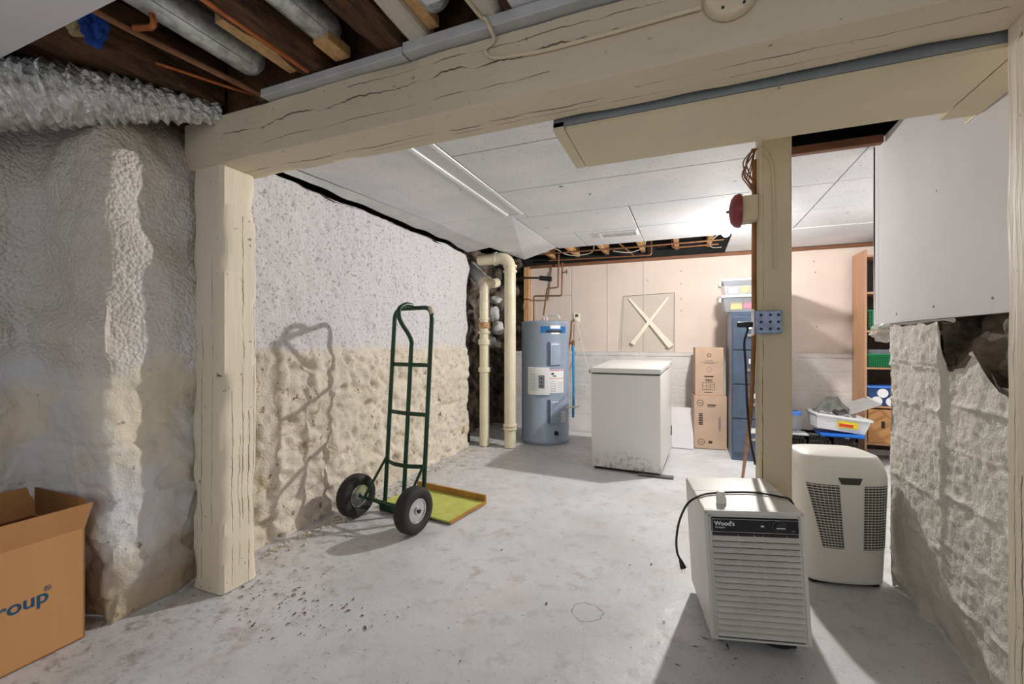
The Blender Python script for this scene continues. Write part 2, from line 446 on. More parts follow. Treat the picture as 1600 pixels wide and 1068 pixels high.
class MB:
    def __init__(s): s.bm = bmesh.new()
    def _tf(s, verts, M):
        bmesh.ops.transform(s.bm, matrix=M, verts=verts)
    def box(s, lo, hi, bevel=0.0, M=None, seg=2):
        lo, hi = V(lo), V(hi)
        g = bmesh.ops.create_cube(s.bm, size=1)
        vs = g['verts']
        d = hi-lo
        s._tf(vs, Matrix.Translation((lo+hi)/2) @ Matrix.Diagonal((abs(d.x), abs(d.y), abs(d.z), 1)))
        if bevel:
            es = list({e for v in vs for e in v.link_edges})
            r = bmesh.ops.bevel(s.bm, geom=es, offset=min(bevel, 0.45*min(abs(d.x), abs(d.y), abs(d.z))), segments=seg, profile=0.5, affect='EDGES')
            vs = r['verts']+[v for v in vs if v.is_valid]
            vs = list({v for v in vs if v.is_valid} | {v for f in r['faces'] for v in f.verts})
        if M is not None: s._tf(vs, M)
        return s
    def tube(s, pts, r, seg=10, caps=True, rfun=None):
        pts = [V(p) for p in pts]
        q = [pts[0]]
        for p in pts[1:]:
            if (p-q[-1]).length > 1e-5: q.append(p)
        pts = q
        n = len(pts)
        tan = []
        for i in range(n):
            a = pts[max(0, i-1)]; b = pts[min(n-1, i+1)]
            tan.append((b-a).normalized())
        up = V((0, 0, 1)) if abs(tan[0].z) < 0.9 else V((1, 0, 0))
        u = tan[0].cross(up).normalized()
        rings = []
        for i in range(n):
            u = (u - tan[i]*u.dot(tan[i])).normalized()
            v = tan[i].cross(u)
            rr = rfun(i/(n-1)) if rfun else r
            rings.append([s.bm.verts.new(pts[i] + (u*math.cos(2*PI*k/seg)+v*math.sin(2*PI*k/seg))*rr) for k in range(seg)])
        for i in range(n-1):
            for k in range(seg):
                s.bm.faces.new((rings[i][k], rings[i][(k+1) % seg], rings[i+1][(k+1) % seg], rings[i+1][k]))
        if caps:
            s.bm.faces.new(rings[0][::-1]); s.bm.faces.new(rings[-1])
        return s
    def cyl(s, a, b, r, seg=20, r2=None):
        return s.tube([a, b], r, seg, True, (lambda u: r+(r2-r)*u) if r2 is not None else None)
    def lathe(s, prof, seg=32, M=None):
        """prof = [(r, z)...] around local z"""
        rings = []
        vs = []
        for (r, z) in prof:
            ring = [s.bm.verts.new((r*math.cos(2*PI*k/seg), r*math.sin(2*PI*k/seg), z)) for k in range(seg)]
            rings.append(ring); vs += ring
        for i in range(len(rings)-1):
            for k in range(seg):
                s.bm.faces.new((rings[i][k], rings[i][(k+1) % seg], rings[i+1][(k+1) % seg], rings[i+1][k]))
        s.bm.faces.new(rings[0][::-1]); s.bm.faces.new(rings[-1])
        if M is not None: s._tf(vs, M)
        return s
    def sphere(s, c, r, seg=16, scale=(1, 1, 1)):
        g = bmesh.ops.create_uvsphere(s.bm, u_segments=seg, v_segments=max(6, seg//2), radius=r)
        s._tf(g['verts'], Matrix.Translation(V(c)) @ Matrix.Diagonal((*scale, 1)))
        return s
    def prism(s, poly, z0, z1):
        a = [s.bm.verts.new((x, y, z0)) for x, y in poly]; b = [s.bm.verts.new((x, y, z1)) for x, y in poly]
        n = len(poly)
        s.bm.faces.new(a[::-1]); s.bm.faces.new(b)
        for i in range(n):
            s.bm.faces.new((a[i], a[(i+1) % n], b[(i+1) % n], b[i]))
        return s
    def hexa(s, b4, t4):
        a = [s.bm.verts.new(p) for p in b4]; b = [s.bm.verts.new(p) for p in t4]
        s.bm.faces.new(a[::-1]); s.bm.faces.new(b)
        for i in range(4):
            s.bm.faces.new((a[i], a[(i+1) % 4], b[(i+1) % 4], b[i]))
        return s
    def grid(s, f, nu, nv, flip=False):
        vs = [[s.bm.verts.new(f(i/nu, j/nv)) for j in range(nv+1)] for i in range(nu+1)]
        for i in range(nu):
            for j in range(nv):
                q = (vs[i][j], vs[i+1][j], vs[i+1][j+1], vs[i][j+1])
                s.bm.faces.new(q[::-1] if flip else q)
        return s
    def timber(s, axis, lo, hi, step=0.03, amp=0.004, edge=0.008, seed=0, cham=0.012):
        """rough-sawn timber with worn arrises along the given axis"""
        lo, hi = V(lo), V(hi)
        ax = [i for i in range(3) if i != axis]
        a0, a1, b0, b1 = lo[ax[0]], hi[ax[0]], lo[ax[1]], hi[ax[1]]
        per = []
        m = 6
        def side(p, q):
            for k in range(m): per.append((p[0]+(q[0]-p[0])*k/m, p[1]+(q[1]-p[1])*k/m))
        c = cham
        side((a0+c, b0), (a1-c, b0)); per.append((a1-c, b0)); side((a1, b0+c), (a1, b1-c)); per.append((a1, b1-c))
        side((a1-c, b1), (a0+c, b1)); per.append((a0+c, b1)); side((a0, b1-c), (a0, b0+c)); per.append((a0, b0+c))
        L = hi[axis]-lo[axis]; n = max(2, int(L/step))
        cx, cy = (a0+a1)/2, (b0+b1)/2
        rings = []
        for i in range(n+1):
            tt = lo[axis]+L*i/n
            ring = []
            for (p, q) in per:
                pos = [0, 0, 0]; pos[axis] = tt; pos[ax[0]] = p; pos[ax[1]] = q
                v = V(pos)
                nn = noise.noise(v*3.1+V((seed, 0, 0)))*amp*1.6 + noise.noise(v*14+V((0, seed, 0)))*amp*0.5
                iscorner = min(abs(p-a0), abs(p-a1)) < c*1.01 and min(abs(q-b0), abs(q-b1)) < c*1.01
                e = 0
                if iscorner:
                    e = max(0, noise.noise(v*6+V((0, 0, seed+9)))+0.15)*edge
                dirv = V((p-cx, q-cy)).normalized()
                pos[ax[0]] = p + dirv.x*(nn-e); pos[ax[1]] = q+dirv.y*(nn-e)
                ring.append(s.bm.verts.new(pos))
            rings.append(ring)
        k = len(per)
        for i in range(n):
            for j in range(k):
                s.bm.faces.new((rings[i][j], rings[i][(j+1) % k], rings[i+1][(j+1) % k], rings[i+1][j]))
        s.bm.faces.new(rings[0][::-1]); s.bm.faces.new(rings[-1])
        return s
    def build(s, name, m, parent=None, smooth=True, angle=40):
        bmesh.ops.recalc_face_normals(s.bm, faces=s.bm.faces)
        me = bpy.data.meshes.new(name)
        if smooth:
            for f in s.bm.faces: f.smooth = True
            for e in s.bm.edges:
                if len(e.link_faces) == 2 and e.calc_face_angle(0) > R(angle): e.smooth = False
        s.bm.to_mesh(me); s.bm.free()
        me.materials.append(Mt[m] if isinstance(m, str) else m)
        o = bpy.data.objects.new(name, me); COL.objects.link(o)
        if parent: o.parent = parent
        return o

def text_mesh(name, body, size, m, M, parent=None, extrude=0.0004, shear=0.0, font_bold=0.0, align='LEFT', sx=1.0):
    cu = bpy.data.curves.new(name, 'FONT')
    cu.body = body; cu.size = size; cu.extrude = extrude; cu.shear = shear; cu.offset = font_bold; cu.align_x = align
    o = bpy.data.objects.new(name, cu); COL.objects.link(o)
    dg = bpy.context.evaluated_depsgraph_get()
    me = bpy.data.meshes.new_from_object(o.evaluated_get(dg))
    bpy.data.objects.remove(o); bpy.data.curves.remove(cu)
    me.transform(M @ Matrix.Diagonal((sx, 1, 1, 1)))
    me.materials.clear(); me.materials.append(Mt[m])
    r = bpy.data.objects.new(name, me); COL.objects.link(r)
    if parent: r.parent = parent
    return r

def face_xz(x, y, z, flip=False):
    """text matrix: letters on a plane facing -Y"""
    return Matrix.Translation((x, y, z)) @ Matrix.Rotation(PI/2, 4, 'X')
def dup(root, loc=None, rotz=None, label=None):
    r = root.copy(); COL.objects.link(r)
    if loc is not None: r.location = loc
    if rotz is not None: r.rotation_euler = (0, 0, rotz)
    if label: r['label'] = label
    for ch in [o for o in COL.objects if o.parent == root]:
        c = ch.copy(); COL.objects.link(c); c.parent = r
        for g in [o for o in COL.objects if o.parent == ch]:
            d = g.copy(); COL.objects.link(d); d.parent = c
    return r
def struct(o): o['kind'] = 'structure'; return o
def fbm(p, o=4): 
    return noise.fractal(p, 1.0, 2.0, o)
def solo(mb, name, m, label, cat, group=None, smooth=True, origin=None):
    """a thing that is one mesh; geometry already in world space"""
    o = mb.build(name, m, None, smooth)
    if origin is not None:
        o.data.transform(Matrix.Translation(-V(origin))); o.location = origin
    return tag(o, label, cat, group)

# ================================================================== SETTING
# floor with gentle unevenness
fl = MB()
def ffun(u, v):
    x = -3.2+6.2*u; y = -2.2+8.2*v
    return V((x, y, 0.004*noise.noise(V((x*1.3, y*1.3, 0)))-0.003))
fl.grid(ffun, 90, 120)
struct(fl.build('floor', 'floor'))

# left wall of the back room: rough stucco
lw = MB()
LX = -2.20
def lwtop(y): return 2.075 + 0.012*noise.noise(V((y*5, 0, 3))) - (0.05*max(0, (y-3.8))/0.4)
def lfun(u, v):
    y = 1.36+2.84*u
    z = lwtop(y)*v
    rough = 0.022 if z < 1.05 else 0.008
    a = fbm(V((y*1.1, z*1.1, 0)), 3)*0.028
    b = noise.noise(V((y*7, z*7, 2)))*rough
    c = noise.noise(V((y*19, z*19, 5)))*rough*0.75
    d = max(0, noise.noise(V((y*13, z*13, 9)))-0.15)*(-0.075 if z < 1.05 else -0.012)
    foot = 0.10*max(0, 0.22-z)*(1+noise.noise(V((y*4, z*6, 1))))
    st = 0.02*(1-min(1, max(0, (z-0.98)/0.12)))
    rim = -0.35*max(0, (y-4.12))**1.0*(1+0.8*noise.noise(V((0, z*6, 4))))
    yy = y + (0.06*noise.noise(V((0, z*5, 8))) if u > 0.97 else 0)
    return V((LX+a+b+c+d+foot+st+rim, yy, z))
lw.grid(lfun, 230, 170)
struct(lw.build('wall_left', 'stucco', None, True, 60))

# top of that wall, then the sloping grey board up to the ceiling
wt = MB()
def tf(u, v):
    y = 1.45+2.75*u
    return V((LX+0.015-0.5*v, y, lwtop(y)-0.006+0.02*noise.noise(V((y*6, v*3, 1)))))
wt.grid(tf, 60, 8)
struct(wt.build('trim_1', 'rock'))

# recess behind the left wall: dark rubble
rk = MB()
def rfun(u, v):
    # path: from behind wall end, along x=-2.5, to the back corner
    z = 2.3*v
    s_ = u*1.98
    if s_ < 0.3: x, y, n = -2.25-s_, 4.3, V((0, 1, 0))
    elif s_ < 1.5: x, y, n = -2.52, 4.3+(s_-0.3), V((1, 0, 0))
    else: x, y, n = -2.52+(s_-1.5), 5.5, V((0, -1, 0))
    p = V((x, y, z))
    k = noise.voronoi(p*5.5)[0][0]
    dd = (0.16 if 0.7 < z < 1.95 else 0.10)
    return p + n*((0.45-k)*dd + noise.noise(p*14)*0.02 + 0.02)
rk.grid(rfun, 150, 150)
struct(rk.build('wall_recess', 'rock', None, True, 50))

# front left wall: masonry with sprayed foam, stepping back where the box stands
fw = MB()
path = [V((-2.16, 1.62, 0)), V((-2.12, 1.40, 0)), V((-2.10, 1.25, 0)), V((-2.08, 1.08, 0)), V((-2.10, 0.965, 0)), V((-2.20, 0.94, 0)), V((-2.50, 0.95, 0)),
        V((-2.56, 0.90, 0)), V((-2.56, 0.6, 0)), V((-2.58, 0.2, 0)), V((-2.60, -2.2, 0))]
pp = corners(path, 0.05, 6)
cum = [0.0]
for i in range(1, len(pp)): cum.append(cum[-1]+(pp[i]-pp[i-1]).length)
def plook(s_):
    for i in range(1, len(pp)):
        if s_ <= cum[i] or i == len(pp)-1:
            k = (s_-cum[i-1])/max(1e-6, cum[i]-cum[i-1])
            return pp[i-1].lerp(pp[i], min(1, k))
near_len = 1.75
def ffw(u, v):
    s_ = near_len*u/0.86 if u < 0.86 else near_len + (cum[-1]-near_len)*(u-0.86)/0.14
    a = plook(max(0, s_-0.05)); b = plook(min(cum[-1], s_+0.05)); p = plook(s_)
    tt = (b-a).normalized(); n = V((-tt.y, tt.x, 0))
    if n.x < 0 and abs(n.x) > 0.3: n = -n
    if n.y > 0.3: n = -n
    z = 2.13*v
    q = V((p.x, p.y, z))
    d = fbm(q*1.7+V((3, 1, 0)), 3)*0.045 + noise.noise(q*9)*0.012 + noise.noise(q*26)*0.006
    if z > 1.0: d += noise.noise(q*60)*0.003
    else:
        cz = abs(((z+0.02*noise.noise(q*3)) % 0.235)-0.1175)
        d -= 0.012*max(0, 1-abs(cz-0.1175)/0.02)*max(0, noise.noise(q*2.5)+0.45)
        d += max(-0.03, min(0, noise.noise(q*7+V((5, 5, 5)))+0.05))*0.5*(1 if z < 0.55 else 0.4)
    bulge = 0.05*math.exp(-((z-1.15)/0.10)**2) if p.y < 0.99 else 0.018*math.exp(-((z-1.10)/0.12)**2)
    d += bulge*(1+noise.noise(q*2))
    if z < 0.35: d -= 0.07*(0.35-z)/0.35*(0.8+noise.noise(q*5))
    if z > 1.75: d -= 0.16*((z-1.75)/0.38)**2
    return q + n*d
fw.grid(ffw, 230, 190)
struct(fw.build('wall_front_left', 'foam', None, True, 60))

# back wall: painted blocks below, bare drywall above
YB = 5.46
bw = MB()
def bfun(u, v):
    x = -2.3+4.9*u; z = 0.965*v
    cz = min(abs(z-k*0.2) for k in (1, 2, 3, 4)); row = int(z/0.2)
    cx = abs(((x+0.2*(row % 2)) % 0.4)-0.2)
    d = -0.004 if cz < 0.006 else 0.0
    if cx > 0.195: d -= 0.003
    return V((x, YB-0.055-d+0.004*noise.noise(V((x*8, z*8, 0)))+(0.05*max(0, 0.16-z)*noise.noise(V((x*5, 2, z*7)))), z))
bw.grid(bfun, 300, 90)
bw.box((-2.3, YB-0.062, 0.955), (2.6, YB+0.05, 0.998))
struct(bw.build('wall_back', 'block', None, True, 60))
dw = MB()
edges = [at_y(p, 500, YB).x for p in (829, 893.5, 948.5, 1005)] + [at_y(1400, 500, YB).x-0.9, 2.6]
XS0 = edges[0]
for i in range(len(edges)-1):
    a, b = edges[i]+0.002, edges[i+1]-0.002
    if i == 0:
        dw.box((a, YB, 1.0), (b, YB+0.02, 1.72)); dw.box((a, YB, 1.724), (b, YB+0.02, 2.105))
    else:
        dw.box((a, YB, 1.0), (b, YB+0.02, 2.105))
dw.box((XS0, YB+0.02, 1.0), (2.6, YB+0.03, 2.10))
struct(dw.build('wall_drywall', 'drywall', None, False))
ns = MB()
for (px, py) in ((1064, 423), (1064, 443), (1064, 467), (1064, 485), (1012, 438), (1272, 408), (1274, 425), (1276, 510), (1040, 545), (905, 530)):
    p = at_y(px, py, YB); ns.cyl((p.x, YB-0.001, p.z), (p.x, YB+0.001, p.z), 0.006, 8)
struct(ns.build('trim_2', 'ink'))
rm = MB().box((-1.98, YB-0.035, 2.09), (2.6, YB+0.02, 2.125), 0.003)
struct(rm.build('trim_3', 'rimwood', None, False))
st = MB().box((-2.02, YB-0.05, 0.9), (XS0-0.005, YB+0.02, 2.11), 0.003)
struct(st.build('trim_4', 'pine', None, False))

# outer shell of the far right and the front room
sh = MB()
sh.box((2.6, 1.3, 0), (2.65, 5.6, 2.5))
struct(sh.build('wall_right', 'block', None, False))
sh = MB(); sh.box((1.75, -2.2, 0), (1.8, 1.5, 2.5)); sh.box((0.95, 1.35, 0), (2.62, 1.45, 2.5))
struct(sh.build('wall_front_right', 'conc', None, False))
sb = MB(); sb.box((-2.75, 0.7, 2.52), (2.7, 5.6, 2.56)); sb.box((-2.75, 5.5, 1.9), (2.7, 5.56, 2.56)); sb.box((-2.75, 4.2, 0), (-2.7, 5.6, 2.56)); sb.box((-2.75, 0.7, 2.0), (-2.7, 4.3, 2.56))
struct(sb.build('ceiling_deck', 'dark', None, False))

# concrete half-wall on the right with broken top
XW = 0.87
cw = MB()
def ctop(y):
    t0 = 1.192
    if y <= 2.08:
        K = [(1.3, 0.93), (1.78, 0.98), (1.84, 1.03), (1.90, 1.09), (1.97, 1.045), (2.05, 1.02), (2.09, 1.192)]
        for (ya, za), (yb, zb) in zip(K, K[1:]):
            if ya <= y <= yb: t0 = za+(zb-za)*(y-ya)/(yb-ya)
    return t0+0.012*noise.noise(V((y*14, 0, 0)))
def cfun(u, v):
    if u < 0.8: y = 1.40+1.14*u/0.8; x = XW; n = V((-1, 0, 0))
    else: y = 2.54; x = XW+0.35*(u-0.8)/0.2; n = V((0, 1, 0))
    z = ctop(y)*v
    q = V((x, y, z))
    seg = [0.0, 0.17, 0.35, 0.53, 0.70, 0.86, 1.02]
    off = 0.0 if y > 2.08 else 0.04
    cz = min(abs(z-(k+off)) for k in seg[1:])
    ridge = 0.010*math.exp(-(cz/0.008)**2)*(0.5+1.4*noise.noise(q*14))
    slab = (0.010*noise.noise(V((0, 0, int((z-off)/0.172)*3.7))))
    rv = 0.009*math.exp(-((y-2.08-0.02*noise.noise(V((0, 0, z*4))))/0.018)**2) if u < 0.8 else 0
    d = noise.noise(q*7)*0.005+noise.noise(q*25)*0.005+noise.noise(q*55)*0.004+ridge+slab+rv
    if y < 2.04 and z > 0.90: d -= 0.05*max(0, noise.noise(V((y*7+3, z*7, 2))))
    if z < 0.2: d -= 0.06*(0.2-z)/0.2*(0.5+noise.noise(q*8))
    if u > 0.79 and u < 0.81: d -= 0.012
    # leans out a little at the foot towards the front
    return q + n*d
cw.grid(cfun, 170, 150)
def cf2(u, v):
    y = 1.40+1.14*u
    return V((XW-0.002+0.35*v, y, ctop(y)+(0.0 if v == 0 else 0.05*noise.noise(V((y*9, v*5, 0)))-0.01)))
struct(cw.build('wall_stub', 'conc', None, True, 60))
cw2 = MB(); cw2.grid(cf2, 90, 24)
struct(cw2.build('trim_14', 'rock', None, True, 60))
rb = MB()
def rb1(u, v):
    y = 1.42+1.10*u; z = 0.9+0.4*v
    q = V((0, y, z))
    k = max(0, min(1, (y-2.10)/0.08))
    return V((XW+0.075+0.13*k+0.07*noise.noise(q*6)+0.05*noise.noise(q*15), y, z))
rb.grid(rb1, 80, 40)
struct(rb.build('trim_5', 'rock', None, True, 60))

# ceilings ---------------------------------------------------------
ZC = 2.13
ce = MB()
def tile(x0, x1, y0, y1, g=0.004, dz=0.0):
    ce.box((x0+g, y0+g, ZC+dz), (x1-g, y1-g, ZC+0.012+dz), 0.002, None, 1)
rows = [(1.28, 1.46), (1.46, 2.08), (2.08, 2.70), (2.70, 3.32), (3.32, 3.95), (3.95, 4.55)]
ce.hexa([(-2.17, 1.42, ZC), (-1.36, 1.42, ZC), (-1.36, 3.215, ZC), (-1.985, 3.215, ZC)], [(-2.17, 1.42, ZC+.012), (-1.36, 1.42, ZC+.012), (-1.36, 3.215, ZC+.012), (-1.985, 3.215, ZC+.012)])
for i, (a, b) in enumerate(rows):
    if i == 0: continue
    if i in (1, 2):
        tile(-1.20, 0.40 if i == 2 else -0.2, a, b)
    elif i == 5:
        tile(-1.305, -0.98, a, b); tile(-0.98, -0.41, a, b); tile(-0.41, 0.87, a, b)
    elif i == 4:
        tile(-1.305, -0.41, a, b); tile(-0.41, 0.87, a, b)
    else:
        tile(-1.305 if a > 3.3 else -1.20, 0.87, a, b)
    if i >= 3: tile(0.87, 2.6, a, b, dz=0.004)
tile(0.38, 2.6, 4.55, 5.43, dz=-0.002)
tile(-1.31, -1.20, 3.215, 3.32)
# sagging last panel of the left row
sag = [(-1.985, 3.22, 2.13), (-1.31, 3.22, 2.13), (-1.31, 4.50, 2.128), (-1.76, 4.74, 2.075), (-1.90, 4.15, 2.10)]
va = [ce.bm.verts.new(p) for p in sag]; vb = [ce.bm.verts.new((p[0], p[1], p[2]+0.012)) for p in sag]
ce.bm.faces.new(va[::-1]); ce.bm.faces.new(vb)
for i in range(5): ce.bm.faces.new((va[i], va[(i+1) % 5], vb[(i+1) % 5], vb[i]))
struct(ce.build('ceiling', 'tile', None, False))
# white metal runners dividing the left row from the rest
for k, x in enumerate((-1.345, -1.215)):
    o = MB().box((x-0.014, 1.45, ZC-0.006), (x+0.014, 3.215, ZC+0.006), 0.003).build('trim_%d' % (6+k), 'white', None, False)
    struct(o)
o = MB().box((-1.332, 1.45, ZC+0.003), (-1.228, 3.215, ZC+0.010)).build('trim_8', 'tile', None, False); struct(o)
# sloping grey board between wall top and ceiling
gb = MB()
def gfun(u, v):
    y = 1.46+2.65*u
    xa, za = LX+0.03, lwtop(y)+0.028+0.008*noise.noise(V((y*4, 7, 0)))
    xb, zb = (-2.19+0.205*max(0, min(1, (y-1.46)/1.76))), ZC+0.004
    if y > 3.2: xb = -1.985+0.085*(y-3.2)/0.9; zb = ZC-0.03*(y-3.2)
    return V((xa+(xb-xa)*v, y, za+(zb-za)*v))
gb.grid(gfun, 60, 6)
struct(gb.build('trim_9', 'trimgrey'))
# front room ceiling
fc = MB()
fc.box((-2.8, -2.2, 2.105), (1.8, 0.735, 2.12)); fc.box((-0.53, 0.735, 2.17), (1.8, 1.34, 2.185)); fc.box((-0.53, 0.735, 2.105), (1.8, 0.75, 2.185))
struct(fc.build('ceiling_front', 'white_board', None, False))

# ================================================================== TIMBER FRAME
# main beam
bm_ = MB().timber(0, (-2.16, 1.30, 1.905), (0.97, 1.49, 2.125), 0.02, 0.0016, 0.006, 3, 0.007)
solo(bm_, 'ceiling_beam', 'beam', 'long rough cream-painted timber beam crossing the whole ceiling opening', 'beam')
bt = MB()
bt.box((-1.63, 1.27, 2.127), (-0.93, 1.34, 2.158), 0.003); bt.box((-0.925, 1.265, 2.129), (0.97, 1.34, 2.166), 0.003)
struct(bt.build('trim_10', 'trimgrey', None, False))
bt = MB().box((-0.53, 1.29, 2.166), (1.0, 1.34, 2.2), 0.002)
struct(bt.build('trim_11', 'cream', None, False))
# posts
p1 = MB().timber(2, (0, 0, 0), (0.20, 0.175, 1.905), 0.02, 0.0025, 0.022, 11, 0.014).build('support_post', 'postw')
p1.location = (-2.11, 1.30, 0); tag(p1, 'thick cracked cream-painted timber post under the left end of the beam', 'post')
p2 = MB().timber(2, (0, 0, 0), (0.125, 0.14, 2.128), 0.04, 0.0012, 0.002, 5, 0.010).build('support_post', 'post2')
p2.location = (0.294, 2.20, 0); tag(p2, 'square tan-painted post with an outlet box and fire bell in mid room', 'post')
p3 = MB().timber(2, (0, 0, 0), (0.20, 0.19, 1.905), 0.04, 0.002, 0.004, 8, 0.010).build('support_post', 'postw')
p3.location = (0.745, 1.30, 0); tag(p3, 'cream-painted post under the right end of the beam at the photo edge', 'post')

# boxed duct behind the beam
sf = thing('duct_box', 'flat cream-painted boxed duct running just behind the big beam', 'duct', (-0.45, 1.505, 1.875))
m = MB(); m.box((0.045, 0.004, 0), (1.24, 0.36, 0.012)); m.build('bottom_panel', 'cream', sf, False)
m = MB(); m.box((0.0, 0.0, 0.0), (0.042, 0.36, 0.03), 0.002); m.box((0.0, 0.33, 0.03), (0.03, 0.36, 0.25)); m.build('end_trim', 'cream', sf, False)
m = MB(); m.box((0.002, 0.0, 0.013), (1.24, 0.012, 0.25)); m.box((0.70, -0.004, 0.0), (0.704, 0.0, 0.25)); m.build('metal_side', 'sheet', sf, False)
m = MB(); m.box((0.03, 0.345, 0.012), (1.24, 0.36, 0.25)); m.build('rear_panel', 'cream', sf, False)
m = MB(); m.box((1.245, 0.0, 0.0), (1.345, 0.42, 0.014)); m.box((1.345, 0.0, 0.004), (1.36, 0.50, 0.05), 0.003); m.build('side_strip', 'cream', sf, False)

# boxed-in white panel above the half wall
wp = thing('boxing_panel', 'large plain white panel hanging above the rough concrete wall', 'panel', (0.90, 1.50, 1.21))
m = MB(); m.box((0, 0, 0), (0.016, 1.26, 0.93), 0.002); m.build('face_board', 'white_board', wp, False)
m = MB(); m.hexa([(0.0, 1.262, 0), (0.016, 1.262, 0), (0.03, 1.30, 0), (0.0, 1.30, 0)], [(0.0, 1.262, .93), (0.016, 1.262, .93), (0.03, 1.34, .93), (0.0, 1.34, .93)])
m.box((0.0, 1.30, 0), (0.6, 1.32, 0.93)); m.build('corner_board', 'white_board', wp, False)
for y, z in ((0.72, 0.05), (0.36, 0.05), (1.05, 0.04), (0.2, 0.50), (0.7, 0.5)):
    MB().cyl((-0.001, y, z), (0.002, y, z), 0.005, 8).build('nail_head', 'ink', wp)
# clear plastic tucked under it
pl = MB()
pc_ = at_y(1385, 517, 2.68)
pl.sphere((0, 0, 0), 1.0, 28)
for v in pl.bm.verts:
    n_ = v.co.normalized()
    k = 1+0.35*noise.noise(n_*2.3)+0.15*noise.noise(n_*6)
    v.co = pc_ + V((n_.x*0.055*k, n_.y*0.09*k, min(0.040, n_.z*0.05*k)-0.004))
solo(pl, 'plastic_sheet', 'plastic', 'crumpled clear plastic bulging from under the white panel corner', 'plastic')

# ------------------------------------------------------------------ open joists at the back
for k, x in enumerate((-1.62, -1.30, -0.93, -0.50, -0.12, 0.22)):
    o = MB().timber(1, (-0.025, -0.43, 0), (0.025, 0.43, 0.2), 0.06, 0.002, 0.003, k, 0.004).build('ceiling_joist', 'pine')
    o.location = (x, 5.02, 2.20)
    tag(o, ['bare joist stub nearest the blue water heater', 'second bare joist above the gap by the heater', 'bare joist beside the vent end of the opening', 'bare joist over the freezer', 'bare joist over the stacked cartons', 'bare joist nearest the glowing bulb'][k], 'joist', 'bare joists in the open strip of ceiling')
def pipe(name, pts, r, m, label, cat, rad=0.03, group=None, seg=8):
    return solo(MB().tube(corners(pts, rad), r, seg), name, m, label, cat, group, origin=pts[0])
pipe('water_pipe', [(-1.75, 4.86, 2.15), (-0.6, 4.93, 2.16), (0.34, 4.95, 2.17)], 0.009, 'dullcopper', 'longest copper pipe crossing under the bare joists', 'pipe')
pipe('water_pipe', [(-0.16, 5.08, 2.30), (-0.16, 5.08, 2.15), (0.30, 5.08, 2.155)], 0.009, 'dullcopper', 'short copper pipe with elbow ending near the glowing bulb', 'pipe')
pipe('water_pipe', [(-1.65, 5.34, 2.16), (-0.4, 5.38, 2.145), (-0.4, 5.38, 2.35)], 0.009, 'dullcopper', 'copper pipe running close above the brown back rim', 'pipe')
pipe('water_pipe', [(-0.74, 4.7, 2.22), (-0.62, 5.2, 2.16), (-0.60, 5.32, 2.15)], 0.008, 'dullcopper', 'short slanting copper pipe between two bare joists', 'pipe')
pipe('cable_loop', catmull([(-1.45, 4.95, 2.22), (-1.30, 5.05, 2.15), (-1.05, 5.05, 2.16), (-0.98, 4.9, 2.24)], 6), 0.005, 'wire', 'pale wire looping below the joists near the vent', 'wire', group=None)
pipe('cable_loop', catmull([(-0.80, 5.1, 2.17), (-0.62, 5.1, 2.14), (-0.47, 5.05, 2.17), (-0.42, 4.95, 2.24)], 6), 0.005, 'wire', 'pale wire looping below the joists over the freezer', 'wire')
pipe('cable_loop', catmull([(0.32, 4.9, 2.24), (0.22, 5.0, 2.17), (0.24, 5.2, 2.15), (0.34, 5.3, 2.16)], 6), 0.005, 'wire', 'pale wire looping below the joists beside the bulb', 'wire')
# ceiling vent
vt = thing('ceiling_vent', 'small white louvred vent set in the back ceiling', 'vent', (-0.60, 4.13, ZC-0.012))
m = MB(); m.box((-0.17, -0.09, 0), (0.17, -0.075, 0.012)); m.box((-0.17, 0.075, 0), (0.17, 0.09, 0.012)); m.box((-0.17, -0.075, 0), (-0.155, 0.075, 0.012)); m.box((0.155, -0.075, 0), (0.17, 0.075, 0.012)); m.build('frame', 'white', vt, False)
m = MB()
for k in range(16):
    x = -0.145+k*0.0193
    m.box((x-0.006, -0.075, 0.002), (x+0.004, 0.075, 0.004), 0, Matrix.Translation((x, 0, 0.004)) @ Matrix.Rotation(R(30), 4, 'Y') @ Matrix.Translation((-x, 0, -0.004)))
m.build('louvres', 'trimgrey', vt, False)
# bulb
bl = thing('ceiling_bulb', 'bare glowing bulb in a white holder on the back ceiling', 'light bulb', (BULB.x, BULB.y, ZC))
MB().lathe([(0.045, 0), (0.045, -0.012), (0.024, -0.02), (0.022, -0.045)], 20).build('lamp_holder', 'white', bl)
MB().lathe([(0.013, -0.043), (0.02, -0.055), (0.031, -0.08), (0.028, -0.102), (0.015, -0.113), (0.002, -0.116)], 20).build('glass_bulb', 'bulb', bl)

# dark opening on the far right of the soffit
o = MB().box((0.44, 2.66, 2.10), (0.89, 2.70, 2.14), 0.002).build('trim_12', 'rimwood', None, False); struct(o)
o = MB().timber(1, (0, 0, 0), (0.05, 0.75, 0.2), 0.06, 0.002, 0.003, 3, 0.004).build('ceiling_joist', 'brown'); o.location = (0.60, 1.9, 2.2)
tag(o, 'dark joist seen through the gap beside the white panel', 'joist')

